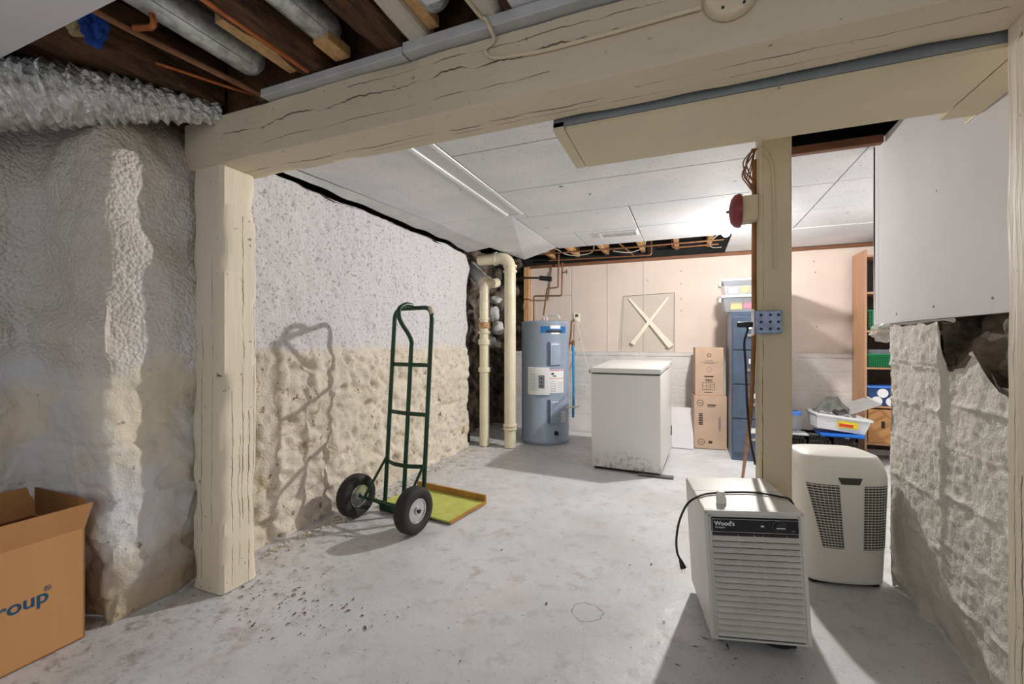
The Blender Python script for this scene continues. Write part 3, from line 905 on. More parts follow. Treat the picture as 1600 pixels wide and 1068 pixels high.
# ------------------------------------------------------------------ front ceiling joists, ducts, pipes
def XB(px, z=2.17, Y=1.27):
    return at_y(px, 60, Y).x
for k, (xa, xb_, m, lab) in enumerate((
        (XB(280), XB(335), 'brown', 'dark brown joist nearest the foil duct'),
        (XB(470), XB(508), 'brown', 'rough brown joist between the two round ducts'),
        (XB(585), XB(632), 'brown', 'rough brown joist right of the second round duct'),
        (XB(638), XB(666), 'joistw', 'cream-painted joist left of the third round duct'),
        (XB(748), XB(783), 'joistw', 'cream-painted joist beside the white cable'),
        (XB(786), XB(803), 'brown', 'brown joist against the front ceiling board'))):
    o = MB().timber(1, (0, 0, 0), (xb_-xa, 0.62, 0.20), 0.02, 0.008 if m == 'brown' else 0.004, 0.02, k+20, 0.01).build('ceiling_joist', m)
    o.location = (xa, 0.70, 2.165)
    tag(o, lab, 'joist', 'old joists in the open front ceiling')
subf = MB().box((-2.72, 0.7, 2.38), (-0.4, 1.5, 2.40)); struct(subf.build('ceiling_boards', 'brown', None, False))
o = MB().box((-2.66, 1.34, 2.12), (-0.45, 1.36, 2.5)); struct(o.build('trim_13', 'brown', None, False))

def duct(x, z, r, label, x2=None, elbow=True, y1=1.20, y0=0.5):
    d = thing('round_duct', label, 'duct', (x, 0.5, z), group='round metal ducts between the joists')
    prof = [(r, 0), (r, 0.2), (r+0.003, 0.203), (r+0.003, 0.215), (r, 0.218), (r, y1-0.5)]
    MB().lathe(prof+[(r*0.96, y1-0.49), (r*0.8, y1-0.47), (r*0.5, y1-0.455)], 28, Matrix.Rotation(-PI/2, 4, 'X')).build('pipe', 'galv', d)
    MB().box((-r*0.15, 0.0, -r-0.004), (r*0.15, y1-0.52, -r+0.002), 0.001, Matrix.Rotation(R(-35), 4, 'Y')).build('seam', 'galv', d)
    return d
duct(-1.60, 2.235, 0.062, 'left galvanised round duct, longest and lowest of three')
duct(-1.21, 2.25, 0.058, 'middle galvanised round duct above the copper pipe')
duct(-0.76, 2.245, 0.060, 'right galvanised round duct with a square of white tape')
tg = MB().box((-0.02, -0.03, 0), (0.03, 0.02, 0.002)); o = tg.build('tape_patch', 'paper', None, False); o.location = (-0.745, 1.15, 2.180); tag(o, 'small white tape square stuck on the right round duct', 'tape')
# wood blocks
for (pa, pb, z, y0, lab) in ((450, 492, 2.19, 0.98, 'pale wood block right of the left round duct end'), (522, 545, 2.18, 1.17, 'short pale wood block under the middle round duct'), (385, 420, 2.31, 1.10, 'pale wood block by the left round duct end'), (667, 684, 2.19, 1.06, 'amber wood block behind the orange cables')):
    o = MB().box((0, 0, 0), (XB(pb)-XB(pa), 1.28-y0, 0.04), 0.003).build('wood_block', 'pine', None, False)
    o.location = (XB(pa), y0, z); tag(o, lab, 'wood block', 'pale blocks nailed between the joists')
# pipes in front ceiling
pipe('water_pipe', [(-1.39, 0.5, 2.175), (-1.36, 1.26, 2.165)], 0.011, 'copper', 'bright copper pipe running beside the middle round duct', 'pipe')
pipe('water_pipe', [at_z(60, 40, 2.2), at_z(265, 105, 2.2), at_z(400, 150, 2.2)], 0.007, 'copper', 'thin copper pipe slanting above the foil duct', 'pipe')
pipe('water_pipe', [(-1.72, 0.55, 2.15), (-1.70, 0.86, 2.145), (-1.635, 1.285, 2.14)], 0.011, 'dullcopper', 'dull brown pipe running under the left round duct', 'pipe')
pipe('water_pipe', [at_z(210, 44, 2.14), at_z(243, 42, 2.14), at_z(243, 42, 2.14)+V((0.0, -0.03, 0.10)), at_z(243, 42, 2.14)+V((0.0, -0.25, 0.11))], 0.010, 'copper', 'copper pipe bending up round the left round duct', 'pipe', 0.025)
pipe('orange_cable', catmull([(-1.0, 0.7, 2.21), (-0.94, 0.98, 2.19), (-0.86, 1.22, 2.20)], 6), 0.007, 'copper', 'orange cable left of the right round duct, outer one', 'cable')
pipe('orange_cable', catmull([(-0.97, 0.7, 2.19), (-0.92, 0.98, 2.20), (-0.83, 1.22, 2.21)], 6), 0.007, 'copper', 'orange cable left of the right round duct, inner one', 'cable')
# surface cable on the beam
pts = [(-0.66, 0.70, 2.16), (-0.62, 1.20, 2.158), (-0.60, 1.255, 2.15), (-0.585, 1.256, 2.12), (-0.585, 1.29, 2.10)]
pts += [tuple(at_y(p, q, 1.292)) for p, q in ((758, 78), (770, 90), (800, 87), (850, 79), (900, 66), (960, 50), (1030, 30), (1095, 12))]
pipe('painted_cable', catmull(pts, 5), 0.006, 'cream', 'painted-over cable clipped along the front of the beam', 'cable')
cv = thing('round_box_cover', 'round painted junction box cover screwed to the beam front', 'junction box', (0.105, 1.296, 2.045))
MB().lathe([(0.068, 0), (0.068, 0.012), (0.062, 0.022), (0.05, 0.026), (0.02, 0.026)], 36, Matrix.Rotation(PI/2, 4, 'X')).build('cover', 'cream', cv)
for x in (-0.02, 0.03): MB().cyl((x, -0.0255, -0.045), (x, -0.0275, -0.045), 0.004, 8).build('screw', 'ink', cv)
# loose scraps
def crumple(c, r, seed, sc=(1, 1, 1)):
    g = MB(); g.sphere((0, 0, 0), 1.0, 32)
    for v in g.bm.verts:
        n_ = v.co.normalized()
        k = 1+0.55*noise.noise(n_*2.2+V((seed, 0, 0)))+0.35*noise.noise(n_*5+V((0, seed, 0)))
        v.co = V(c)+V((n_.x*sc[0], n_.y*sc[1], n_.z*sc[2]))*r*k
    return g
solo(crumple(at_z(146, 42, 2.17), 0.042, 3, (1, .8, 1.1)), 'blue_rag', 'rag', 'blue rag stuffed between the joists above the foil duct', 'rag')
solo(crumple(at_z(118, 40, 2.18), 0.032, 8, (1.3, .8, .8)), 'insulation_tuft', 'insul', 'tuft of pale insulation left of the blue rag', 'insulation')
# foil flexible duct
fx = MB()
cpts = catmull([(-1.93, 1.31, 2.135), (-2.02, 1.12, 2.10), (-2.13, 0.96, 2.07), (-2.28, 0.80, 2.03), (-2.42, 0.60, 1.99), (-2.46, 0.1, 1.98)], 26)
fx2 = []
n = len(cpts)
rings = []
for i, p in enumerate(cpts):
    tt = (cpts[min(n-1, i+1)]-cpts[max(0, i-1)]).normalized()
    u = tt.cross(V((0, 0, 1))).normalized(); v = tt.cross(u)
    k = i/(n-1); r0 = 0.036+0.075*min(1, k/0.5)
    ring = []
    for j in range(36):
        a = 2*PI*j/36
        r = r0*(1+0.10*math.sin(i*0.62*2.2)*1.0) + 0.016*noise.noise(V((i*0.35, math.cos(a)*2, math.sin(a)*2))) + 0.008*noise.noise(V((i*0.9, math.cos(a)*7, math.sin(a)*7)))
        ring.append(fx.bm.verts.new(p+(u*math.cos(a)+v*math.sin(a))*r))
    rings.append(ring)
for i in range(n-1):
    for j in range(36): fx.bm.faces.new((rings[i][j], rings[i][(j+1) % 36], rings[i+1][(j+1) % 36], rings[i+1][j]))
fx.bm.faces.new(rings[0][::-1]); fx.bm.faces.new(rings[-1])
solo(fx, 'foil_duct', 'foil', 'crinkled silver foil flexible duct lying on the left wall top', 'duct', smooth=False)

# ================================================================== OBJECTS
# ---------------------------------------------------------------- hand truck
ht = thing('hand_truck', 'dark green steel hand truck with black tyres beside the stucco wall', 'hand truck', (-1.735, 2.185, 0), R(-8))
HL = 0.095   # lean of the frame top
def fr(x, z, dy=0.0):
    return V((x, 0.165 + HL*z/1.33 + dy, z))
TR = 0.0145
pts = corners([fr(-0.165, 0.02), fr(-0.165, 1.345), fr(0.165, 1.345), fr(0.165, 0.02)], 0.075, 8)
MB().tube(pts, TR, 12).build('frame', 'green', ht)
hp = catmull([fr(0.0, 0.02), fr(0, 0.6), fr(0, 1.05), fr(0, 1.12), fr(0, 1.175, -0.035), fr(0, 1.23, -0.09), fr(0, 1.285, -0.128), fr(0, 1.335, -0.125), fr(0, 1.365, -0.07), fr(0, 1.362, -0.01)], 8)
MB().tube(hp, TR, 12).build('handle', 'green', ht)
MB().cyl(fr(0.145, 1.345), fr(0.168, 1.30), TR+0.001, 12).build('worn_corner', 'cream', ht)
for z, bow in ((0.97, 0.0), (0.655, 0.02), (0.33, 0.05)):
    c = catmull([fr(-0.165, z), fr(-0.08, z, -bow*0.8), fr(0, z, -bow), fr(0.08, z, -bow*0.8), fr(0.165, z)], 6)
    g = MB()
    for s_ in range(len(c)-1):
        a, b = c[s_], c[s_+1]
        g.hexa([a+V((0, -.003, -.013)), b+V((0, -.003, -.013)), b+V((0, .003, -.013)), a+V((0, .003, -.013))],
               [a+V((0, -.003, .013)), b+V((0, -.003, .013)), b+V((0, .003, .013)), a+V((0, .003, .013))])
    g.build('crossbar', 'green', ht, False)
AX = V((0, 0, 0.135))
MB().cyl(AX+V((-0.25, 0, 0)), AX+V((0.25, 0, 0)), 0.009, 12).build('axle', 'green', ht)
for s_ in (-1, 1):
    MB().tube(corners([fr(s_*0.165, 0.36), AX+V((s_*0.172, 0.0, 0.0)), fr(s_*0.165, 0.035)], 0.02), 0.009, 8).build('brace', 'green', ht)
    wl = MB()
    Wp = []
    ro, hw = 0.135, 0.042
    for k in range(25):
        a = -PI/2 + PI*k/24 * 1.0
        Wp.append((0, 0))
    prof = [(0.068, -0.026), (0.074, -0.034), (0.092, -0.042), (0.110, -0.043), (0.123, -0.039), (0.129, -0.031), (0.132, -0.026), (0.1305, -0.0235), (0.1335, -0.021), (0.1345, -0.012), (0.1325, -0.010), (0.1325, -0.007), (0.135, -0.005), (0.135, 0.005), (0.1325, 0.007), (0.1325, 0.010), (0.1345, 0.012), (0.1335, 0.021), (0.1305, 0.0235), (0.132, 0.026), (0.129, 0.031), (0.123, 0.039), (0.110, 0.043), (0.092, 0.042), (0.074, 0.034), (0.068, 0.026)]
    Mx = Matrix.Translation((s_*0.245, 0, 0.1355)) @ Matrix.Rotation(PI/2, 4, 'Y')
    rings = []
    seg = 72
    for (r, z) in prof:
        ring = []
        for q in range(seg):
            a = 2*PI*q/seg
            rr = r + (0.0018 if (q % 2 == 0 and 0.120 < r < 0.134) else 0)
            ring.append(wl.bm.verts.new(Mx @ V((rr*math.cos(a), rr*math.sin(a), z))))
        rings.append(ring)
    for i in range(len(rings)):
        nx = rings[(i+1) % len(rings)]
        for q in range(seg): wl.bm.faces.new((rings[i][q], rings[i][(q+1) % seg], nx[(q+1) % seg], nx[q]))
    wo = wl.build('wheel', 'tire', ht, True, 50)
    rim = MB()
    rim.lathe([(0.069, -0.028), (0.071, -0.033), (0.064, -0.033), (0.058, -0.018), (0.050, -0.010), (0.030, -0.008), (0.026, -0.022), (0.022, -0.036), (0.012, -0.038),
               (0.012, 0.038), (0.022, 0.036), (0.026, 0.022), (0.030, 0.008), (0.050, 0.010), (0.058, 0.018), (0.064, 0.033), (0.071, 0.033), (0.069, 0.028)], 40, Mx)
    rim.build('rim', 'chrome', wo)
    nut = MB()
    nut.cyl(Mx @ V((0, 0, 0.036*s_)), Mx @ V((0, 0, 0.047*s_)), 0.013, 6)
    nut.build('hub_nut', 'blackrub', wo)
tp = MB(); tp.box((-0.20, 0.155, 0.0), (0.20, 0.39, 0.008), 0.002); tp.box((-0.20, 0.150, 0.0), (0.20, 0.158, 0.05), 0.002)
tp.build('toe_plate', 'green', ht, False)

# board lying on the toe plate
bd = thing('plywood_board', 'lime-painted plywood board with raised wood lip under the hand truck', 'board', (-1.655, 2.37, 0.009), R(-8))
MB().box((-0.31, 0.0, 0.0), (0.31, 0.40, 0.012), 0.002).build('panel', 'limeboard', bd, False)
MB().box((-0.31, 0.385, 0.012), (0.31, 0.402, 0.055), 0.002).build('lip', 'boardwood', bd, False)
MB().box((0.304, 0.0, -0.004), (0.313, 0.40, 0.016), 0.001).build('edge_strip', 'boardwood', bd, False)

# ---------------------------------------------------------------- water heater
wh = thing('water_heater', 'tall blue-grey electric water heater tank in the back left corner', 'water heater', (-1.515, 4.76, 0))
RH = 0.272
MB().lathe([(RH-0.012, 0.0), (RH-0.012, 0.02), (RH, 0.022), (RH, 0.045), (RH-0.003, 0.05), (RH-0.003, 1.315), (RH-0.001, 1.318), (RH-0.001, 1.345), (RH-0.01, 1.352), (0.05, 1.358)], 64).build('tank', 'heater', wh)
camdir = math.atan2(-4.76, 1.515)
def on_tank(a_deg, z0, z1, w_, th, name, m, off=0.0, parent=None, bev=0):
    """curved plate on the tank; a_deg from the direction facing the camera, + to the right"""
    g = MB(); n_ = 14
    r0 = RH-0.001+off
    ha = w_/(2*RH)
    ca = camdir + R(a_deg)
    vs = []
    for i in range(n_+1):
        a = ca-ha+2*ha*i/n_
        vs.append([g.bm.verts.new(((r0+rr)*math.cos(a), (r0+rr)*math.sin(a), z)) for rr, z in ((0, z0), (th, z0+bev), (th, z1-bev), (0, z1))])
    for i in range(n_):
        for k in range(4): g.bm.faces.new((vs[i][k], vs[i][(k+1) % 4], vs[i+1][(k+1) % 4], vs[i+1][k]))
    g.bm.faces.new(vs[0][::-1]); g.bm.faces.new(vs[-1])
    return g.build(name, m, parent or wh, False)
bl_ = on_tank(22, 1.218, 1.29, 0.31, 0.001, 'brand_label', 'blueband')
on_tank(22, 1.222, 1.25, 0.19, 0.0018, 'label_bar', 'ink', 0, bl_)
on_tank(24, 1.265, 1.30, 0.12, 0.002, 'label_badge', 'paper', 0, bl_)
on_tank(24, 1.205, 1.222, 0.10, 0.002, 'label_badge', 'paper', 0, bl_)
for z0, z1 in ((0.865, 1.12), (0.235, 0.495)):
    ap = on_tank(24, z0, z1, 0.12, 0.016, 'access_panel', 'heater', 0, None, 0.006)
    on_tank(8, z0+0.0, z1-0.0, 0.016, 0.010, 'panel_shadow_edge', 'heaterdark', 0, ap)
    on_tank(22, z1-0.03, z1-0.018, 0.08, 0.018, 'panel_text', 'paper', 0, ap)
wlb = on_tank(28, 0.565, 0.82, 0.185, 0.001, 'warning_label', 'paper')
on_tank(28, 0.806, 0.814, 0.175, 0.0018, 'red_bar', 'redink', 0, wlb)
on_tank(28, 0.722, 0.728, 0.175, 0.0018, 'orange_bar', 'orange', 0, wlb)
for k in range(7): on_tank(19+((k % 2)*0.6), 0.58+k*0.018, 0.583+k*0.018, 0.07, 0.0018, 'text_line', 'greyink', 0, wlb)
for k in range(6): on_tank(38, 0.585+k*0.018, 0.588+k*0.018, 0.07, 0.0018, 'text_line', 'greyink', 0, wlb)
on_tank(17, 0.765, 0.785, 0.03, 0.0018, 'pictogram', 'ink', 0, wlb)
on_tank(22, 0.745, 0.757, 0.04, 0.0018, 'pictogram', 'ink', 0, wlb)
pk = on_tank(-16, 0.545, 0.845, 0.24, 0.012, 'document_pouch', 'paper', 0.004, None, 0.004)
on_tank(-8, 0.62, 0.76, 0.062, 0.0135, 'pouch_picture', 'greyink', 0.004, pk)
for k in range(9): on_tank(-26, 0.60+k*0.021, 0.603+k*0.021, 0.09, 0.0135, 'text_line', 'greyink', 0.004, pk)
for k in range(3): on_tank(-8, 0.64+k*0.04, 0.652+k*0.04, 0.022, 0.0145, 'outlet_drawing', 'ink', 0.004, pk)
ql = on_tank(44, 0.245, 0.36, 0.075, 0.001, 'rating_label', 'paper')
for k in range(5): on_tank(44, 0.26+k*0.02, 0.266+k*0.02, 0.055, 0.0018, 'label_row', 'greyink', 0, ql)
a = camdir+R(26)
d_ = V((math.cos(a), math.sin(a), 0))
g = MB(); g.cyl(d_*(RH-0.01)+V((0, 0, 0.13)), d_*(RH+0.004)+V((0, 0, 0.13)), 0.024, 16); g.build('drain_ring', 'ink', wh)
g = MB(); g.cyl(d_*(RH)+V((0, 0, 0.13)), d_*(RH+0.04)+V((0, 0, 0.125)), 0.013, 12); g.build('drain_valve', 'blackrub', wh)
g = MB(); g.tube(corners([(0.02, 0, 1.35), (0.02, 0, 1.42), (0.16, -0.03, 1.42), (0.18, -0.03, 1.385)], 0.02), 0.008, 8); g.build('top_pipe', 'paper', wh)
g = MB(); g.cyl((-0.02, 0, 1.35), (-0.02, 0, 1.395), 0.014, 12); g.build('inlet_nipple', 'chrome', wh)
a = camdir+R(84); d_ = V((math.cos(a), math.sin(a), 0))
g = MB(); g.cyl(d_*RH+V((0, 0, 1.11)), d_*(RH+0.05)+V((0, 0, 1.11)), 0.016, 12); g.cyl(d_*(RH+0.045)+V((0, 0, 1.08)), d_*(RH+0.045)+V((0, 0, 1.14)), 0.018, 12); g.build('relief_valve', 'dullcopper', wh)
g = MB(); g.tube([d_*(RH+0.045)+V((0, 0, 1.08)), d_*(RH+0.05)+V((0, 0, 0.6)), d_*(RH+0.045)+V((0, 0, 0.27))], 0.014, 12); g.build('relief_pipe', 'bluepipe', wh)
g = MB(); g.tube([d_*(RH-0.02)+V((-0.05, -0.14, 0.385)), d_*(RH+0.12)+V((0, -0.03, 0.40))], 0.009, 6); g.build('yellow_tie', 'tape', wh)

# copper supply pipes over the heater
pipe('supply_pipe', [(-1.535, 4.76, 1.43), (-1.535, 4.90, 1.75), (-1.41, 4.93, 1.76), (-1.41, 4.95, 2.15)], 0.010, 'dullcopper', 'copper pipe dropping to the heater top with a stepped bend', 'pipe', 0.02)
pipe('supply_pipe', [(-1.84, 5.30, 1.36), (-1.84, 5.30, 1.71), (-1.47, 5.30, 1.70), (-1.47, 5.33, 2.12)], 0.010, 'dullcopper', 'copper pipe running sideways across the pine stud behind the heater', 'pipe', 0.02)
g = MB(); g.cyl((-1.455, 5.29, 1.99), (-1.40, 5.26, 1.99), 0.007, 8); g.tube([(-1.40, 5.26, 2.02), (-1.395, 5.26, 1.99), (-1.40, 5.26, 1.96)], 0.006, 8)
solo(g, 'valve_handle', 'ink', 'small dark stop valve handle on the copper pipe above heater', 'valve')
g = MB(); g.tube([at_y(812, 434, 4.9), at_y(845, 434, 4.95)], 0.012, 10); g.tube([at_y(843, 434, 4.95), at_y(862, 436, 4.97)], 0.028, 12, True)
solo(g, 'insulated_pipe', 'black', 'black insulated pipe pointing right above the water heater', 'pipe')

# ---------------------------------------------------------------- drain pipes
dp = thing('drain_pipe', 'tall cream drain pipe bending left into the wall, nearest the heater', 'drain pipe', (-2.0, 4.30, 0))
def lat(px, py, Y): 
    p = at_y(px, py, Y); return V((p.x+2.0, Y-4.30, p.z))
b0 = lat(797, 690, 4.30); xa_ = b0.x
z1 = lat(795, 420, 4.30).z
zt = lat(770, 404, 4.30).z
tall = corners([V((xa_, 0, 0)), V((xa_, 0, zt)), V((xa_-0.36, -0.02, zt-0.01))], 0.13, 10)
MB().tube(tall, 0.061, 24).build('pipe', 'pvc', dp)
for z in (0.20, 0.235, lat(797, 424, 4.3).z, lat(797, 416, 4.3).z):
    MB().lathe([(0.062, -0.012), (0.074, -0.01), (0.074, 0.01), (0.062, 0.012)], 24, Matrix.Translation((xa_, 0, z))).build('collar', 'pvc', dp)
MB().lathe([(0.062, -0.02), (0.072, -0.018), (0.072, 0.018), (0.062, 0.02)], 24, Matrix.Translation((xa_-0.17, 0, zt-0.004)) @ Matrix.Rotation(PI/2, 4, 'Y')).build('collar', 'pvc', dp)
ds = thing('drain_pipe', 'shorter cream drain pipe with a rusty band beside the stucco wall', 'drain pipe', (-2.13, 4.27, 0))
o_ = ds.location
def la2(px, py, Y): 
    p = at_y(px, py, Y); return V((p.x-o_.x, Y-o_.y, p.z))
x2 = la2(757, 600, 4.27).x
zt2 = la2(757, 445, 4.27).z
MB().tube(corners([V((x2, 0, 0)), V((x2, 0, zt2)), V((x2+0.05, 0.22, zt2+0.05))], 0.08, 8), 0.053, 24).build('pipe', 'pvc', ds)
for (py, h_, r_, m) in ((534, 0.028, 0.068, 'pvc'), (577, 0.024, 0.067, 'pvc'), (508, 0.03, 0.066, 'rust'), (519, 0.010, 0.068, 'pvc'), (498, 0.008, 0.062, 'pvc'), (470, 0.003, 0.056, 'pvc'), (484, 0.003, 0.056, 'pvc'), (456, 0.003, 0.057, 'pvc')):
    z = la2(757, py, 4.27).z
    c_ = MB().lathe([(0.054, -h_-0.004), (r_, -h_), (r_, h_), (0.054, h_+0.004)], 24, Matrix.Translation((x2, 0, z))).build('rusty_band' if m == 'rust' else 'collar', m, ds)
dd = thing('pipe_offcut', 'grey slanting pipe piece resting above the short drain pipe', 'pipe', (0, 0, 0))
MB().tube([at_y(735, 418, 4.45), at_y(758, 442, 4.42)], 0.075, 20, True).build('pipe', 'trimgrey', dd)
MB().tube([at_y(756, 440, 4.42), at_y(762, 446, 4.41)], 0.088, 20, True).build('collar', 'pvc', dd)
# rubble stones behind the pipes
k = 0
for (px, py, r, sc, lab) in ((775, 468, 0.055, (1.5, .8, .8), 'pale finger-shaped stone between the two drain pipes, uppermost'), (772, 490, 0.07, (1, .8, 1.2), 'rounded pale stone second down between the drain pipes'),
                        (778, 512, 0.075, (1, .8, 1.1), 'large pale stone third down between the drain pipes'), (768, 532, 0.06, (1, .8, 1), 'lowest pale stone between the drain pipes')):
    g = MB(); g.sphere((0, 0, 0), r, 18, sc)
    for v in g.bm.verts: v.co += v.co.normalized()*noise.noise(v.co*22+V((k*3, 0, 0)))*0.025
    o = g.build('rubble_stone', 'trimgrey'); o.location = at_y(px, py, 4.75); tag(o, lab, 'stone', 'stones in the rubble recess'); k += 1
g = MB().box((-0.03, -0.02, -0.03), (0.03, 0.02, 0.03), 0.004); o = g.build('wall_box', 'cream', None, False); o.location = at_y(724, 669, 4.05)+V((0, 0, 0)); tag(o, 'tiny cream box on the stucco near the short drain pipe', 'box')

# ---------------------------------------------------------------- chest freezer
fz = thing('chest_freezer', 'white chest freezer with scuffed end standing before the back wall', 'freezer', (-0.50, 3.83, 0.012), 0, None, (R(-2.6), 0, R(0.8)))
fz.rotation_euler = (R(2.6), 0, R(-3.6))
FW, FD = 0.295, 0.86
MB().box((-FW, 0.008, 0.012), (FW, FD, 0.830), 0.010).build('body', 'freezer', fz, True)
MB().box((-FW+0.004, 0.0, 0.012), (FW-0.004, 0.012, 0.828), 0.004).build('end_panel', 'freezerf', fz, True)
MB().box((-FW+0.01, 0.01, 0.830), (FW-0.01, FD-0.01, 0.842)).build('gasket', 'greycloth', fz, False)
MB().box((-FW-0.004, -0.006, 0.842), (FW+0.004, FD+0.004, 0.885), 0.010).build('lid', 'freezer', fz, True)
MB().box((FW+0.003, 0.50, 0.848), (FW+0.008, 0.62, 0.876)).build('latch_plate', 'tape', fz, False)
MB().lathe([(0.016, 0), (0.016, 0.01)], 14, Matrix.Translation((-FW-0.016, 0.03, 0.85)) @ Matrix.Rotation(PI/2, 4, 'Y')).build('cord_plug', 'greycloth', fz)
MB().box((FW-0.001, 0.78, 0.15), (FW+0.006, 0.83, 0.24), 0.002).build('vent_slot', 'black', fz, False)
MB().box((-FW+0.02, 0.03, -0.012), (FW-0.02, FD-0.03, 0.013)).build('base', 'black', fz, False)
g = MB().box((-0.22, -0.02, 0), (0.06, 0.05, 0.012), 0.002); o = g.build('wood_scrap', 'greycloth', None, False); o.location = (-0.17, 3.80, 0.0); tag(o, 'thin flat grey wood scrap wedged under the freezer front edge', 'wood scrap')
# white panel behind
g = MB(); g.hexa([(-0.20, 0.0, 0.0), (0.10, 0.0, 0.0), (0.10, 0.012, 0.0), (-0.20, 0.012, 0.0)], [(-0.20, 0.2, 0.40), (0.10, 0.2, 0.40), (0.10, 0.212, 0.40), (-0.20, 0.212, 0.40)])
g.box((-0.2, -0.03, 0), (0.10, 0.0, 0.012))
o = g.build('leaning_sheet', 'white_board', None, False); o.location = (-0.045, 4.95, 0.0); tag(o, 'small white sheet leaning between the freezer and the cartons', 'panel')

def ring_y(x, y, z, r, w_):
    g = MB(); P_ = [V((x+r*math.cos(2*PI*k/24), y, z+r*math.sin(2*PI*k/24))) for k in range(25)]
    return g.tube(P_, w_, 6, False)
# ---------------------------------------------------------------- cartons
c1 = thing('cardboard_box', 'lower of two stacked brown cartons beside the filing cabinet', 'cardboard box', (0.060, 4.99, 0), R(5))
MB().box((0, 0, 0), (0.315, 0.30, 0.555), 0.004).build('carton', 'cardpale', c1, False)
for (x, z) in ((0.06, 0.48), (0.07, 0.07)):
    ring_y(x, 0, z, 0.031, 0.0025).build('round_mark', 'ink', c1)
    text_mesh('mark_letters', 'P&G', 0.022, 'ink', face_xz(x-0.019, -0.0006, z-0.008), c1)
m = MB()
for k in range(7): m.box((0.045, -0.001, 0.25+k*0.018), (0.085, 0, 0.262+k*0.018))
m.build('barcode', 'ink', c1, False)
m = MB()
for k in range(6): m.box((0.235+0.004*k, -0.001, 0.18+0.012*(k % 3)), (0.2375+0.004*k, 0, 0.33+0.016*(k % 2)))
m.build('side_print', 'greyink', c1, False)
m = MB(); m.box((0.13, -0.001, 0.44), (0.20, 0, 0.446)); m.box((0.13, -0.001, 0.453), (0.21, 0, 0.465)); m.box((0.14, -0.001, 0.058), (0.175, 0, 0.085)); m.build('print', 'ink', c1, False)
c2 = thing('cardboard_box', 'upper of two stacked brown cartons, narrower with a square symbol', 'cardboard box', (0.070, 5.01, 0.556), R(3))
MB().box((0, 0, 0), (0.275, 0.28, 0.505), 0.004).build('carton', 'cardpale', c2, False)
m = MB()
for a_, b_ in (((0.07, 0.06), (0.19, 0.063)), ((0.07, 0.135), (0.19, 0.138)), ((0.07, 0.06), (0.073, 0.138)), ((0.187, 0.06), (0.19, 0.138)), ((0.11, 0.06), (0.113, 0.138)), ((0.145, 0.06), (0.148, 0.138)), ((0.07, 0.098), (0.148, 0.101)), ((0.148, 0.115), (0.19, 0.118)), ((0.148, 0.088), (0.19, 0.091))):
    m.box((a_[0], -0.001, a_[1]), (b_[0], 0, b_[1]))
m.build('square_symbol', 'ink', c2, False)
text_mesh('carton_text', 'P&G', 0.036, 'ink', face_xz(0.10, -0.0006, 0.150), c2, font_bold=0.001)
ring_y(0.135, 0, 0.425, 0.017, 0.003).build('round_mark', 'ink', c2)
ring_y(0.135, 0, 0.275, 0.024, 0.0018).build('pale_round_mark', 'greyink', c2)
m = MB(); m.box((0.05, -0.001, 0.352), (0.22, 0, 0.355))
for k in range(3): m.box((0.09+0.004*k, -0.001, 0.336+k*0.015), (0.18-0.004*k, 0, 0.341+k*0.015))
m.build('print', 'greyink', c2, False)

MB().box((0.09, -0.001, 0.195), (0.18, 0, 0.207)).build('product_line', 'ink', c2, False)
MB().box((0.09, -0.001, 0.032), (0.17, 0, 0.038)).build('bottom_line', 'ink', c2, False)
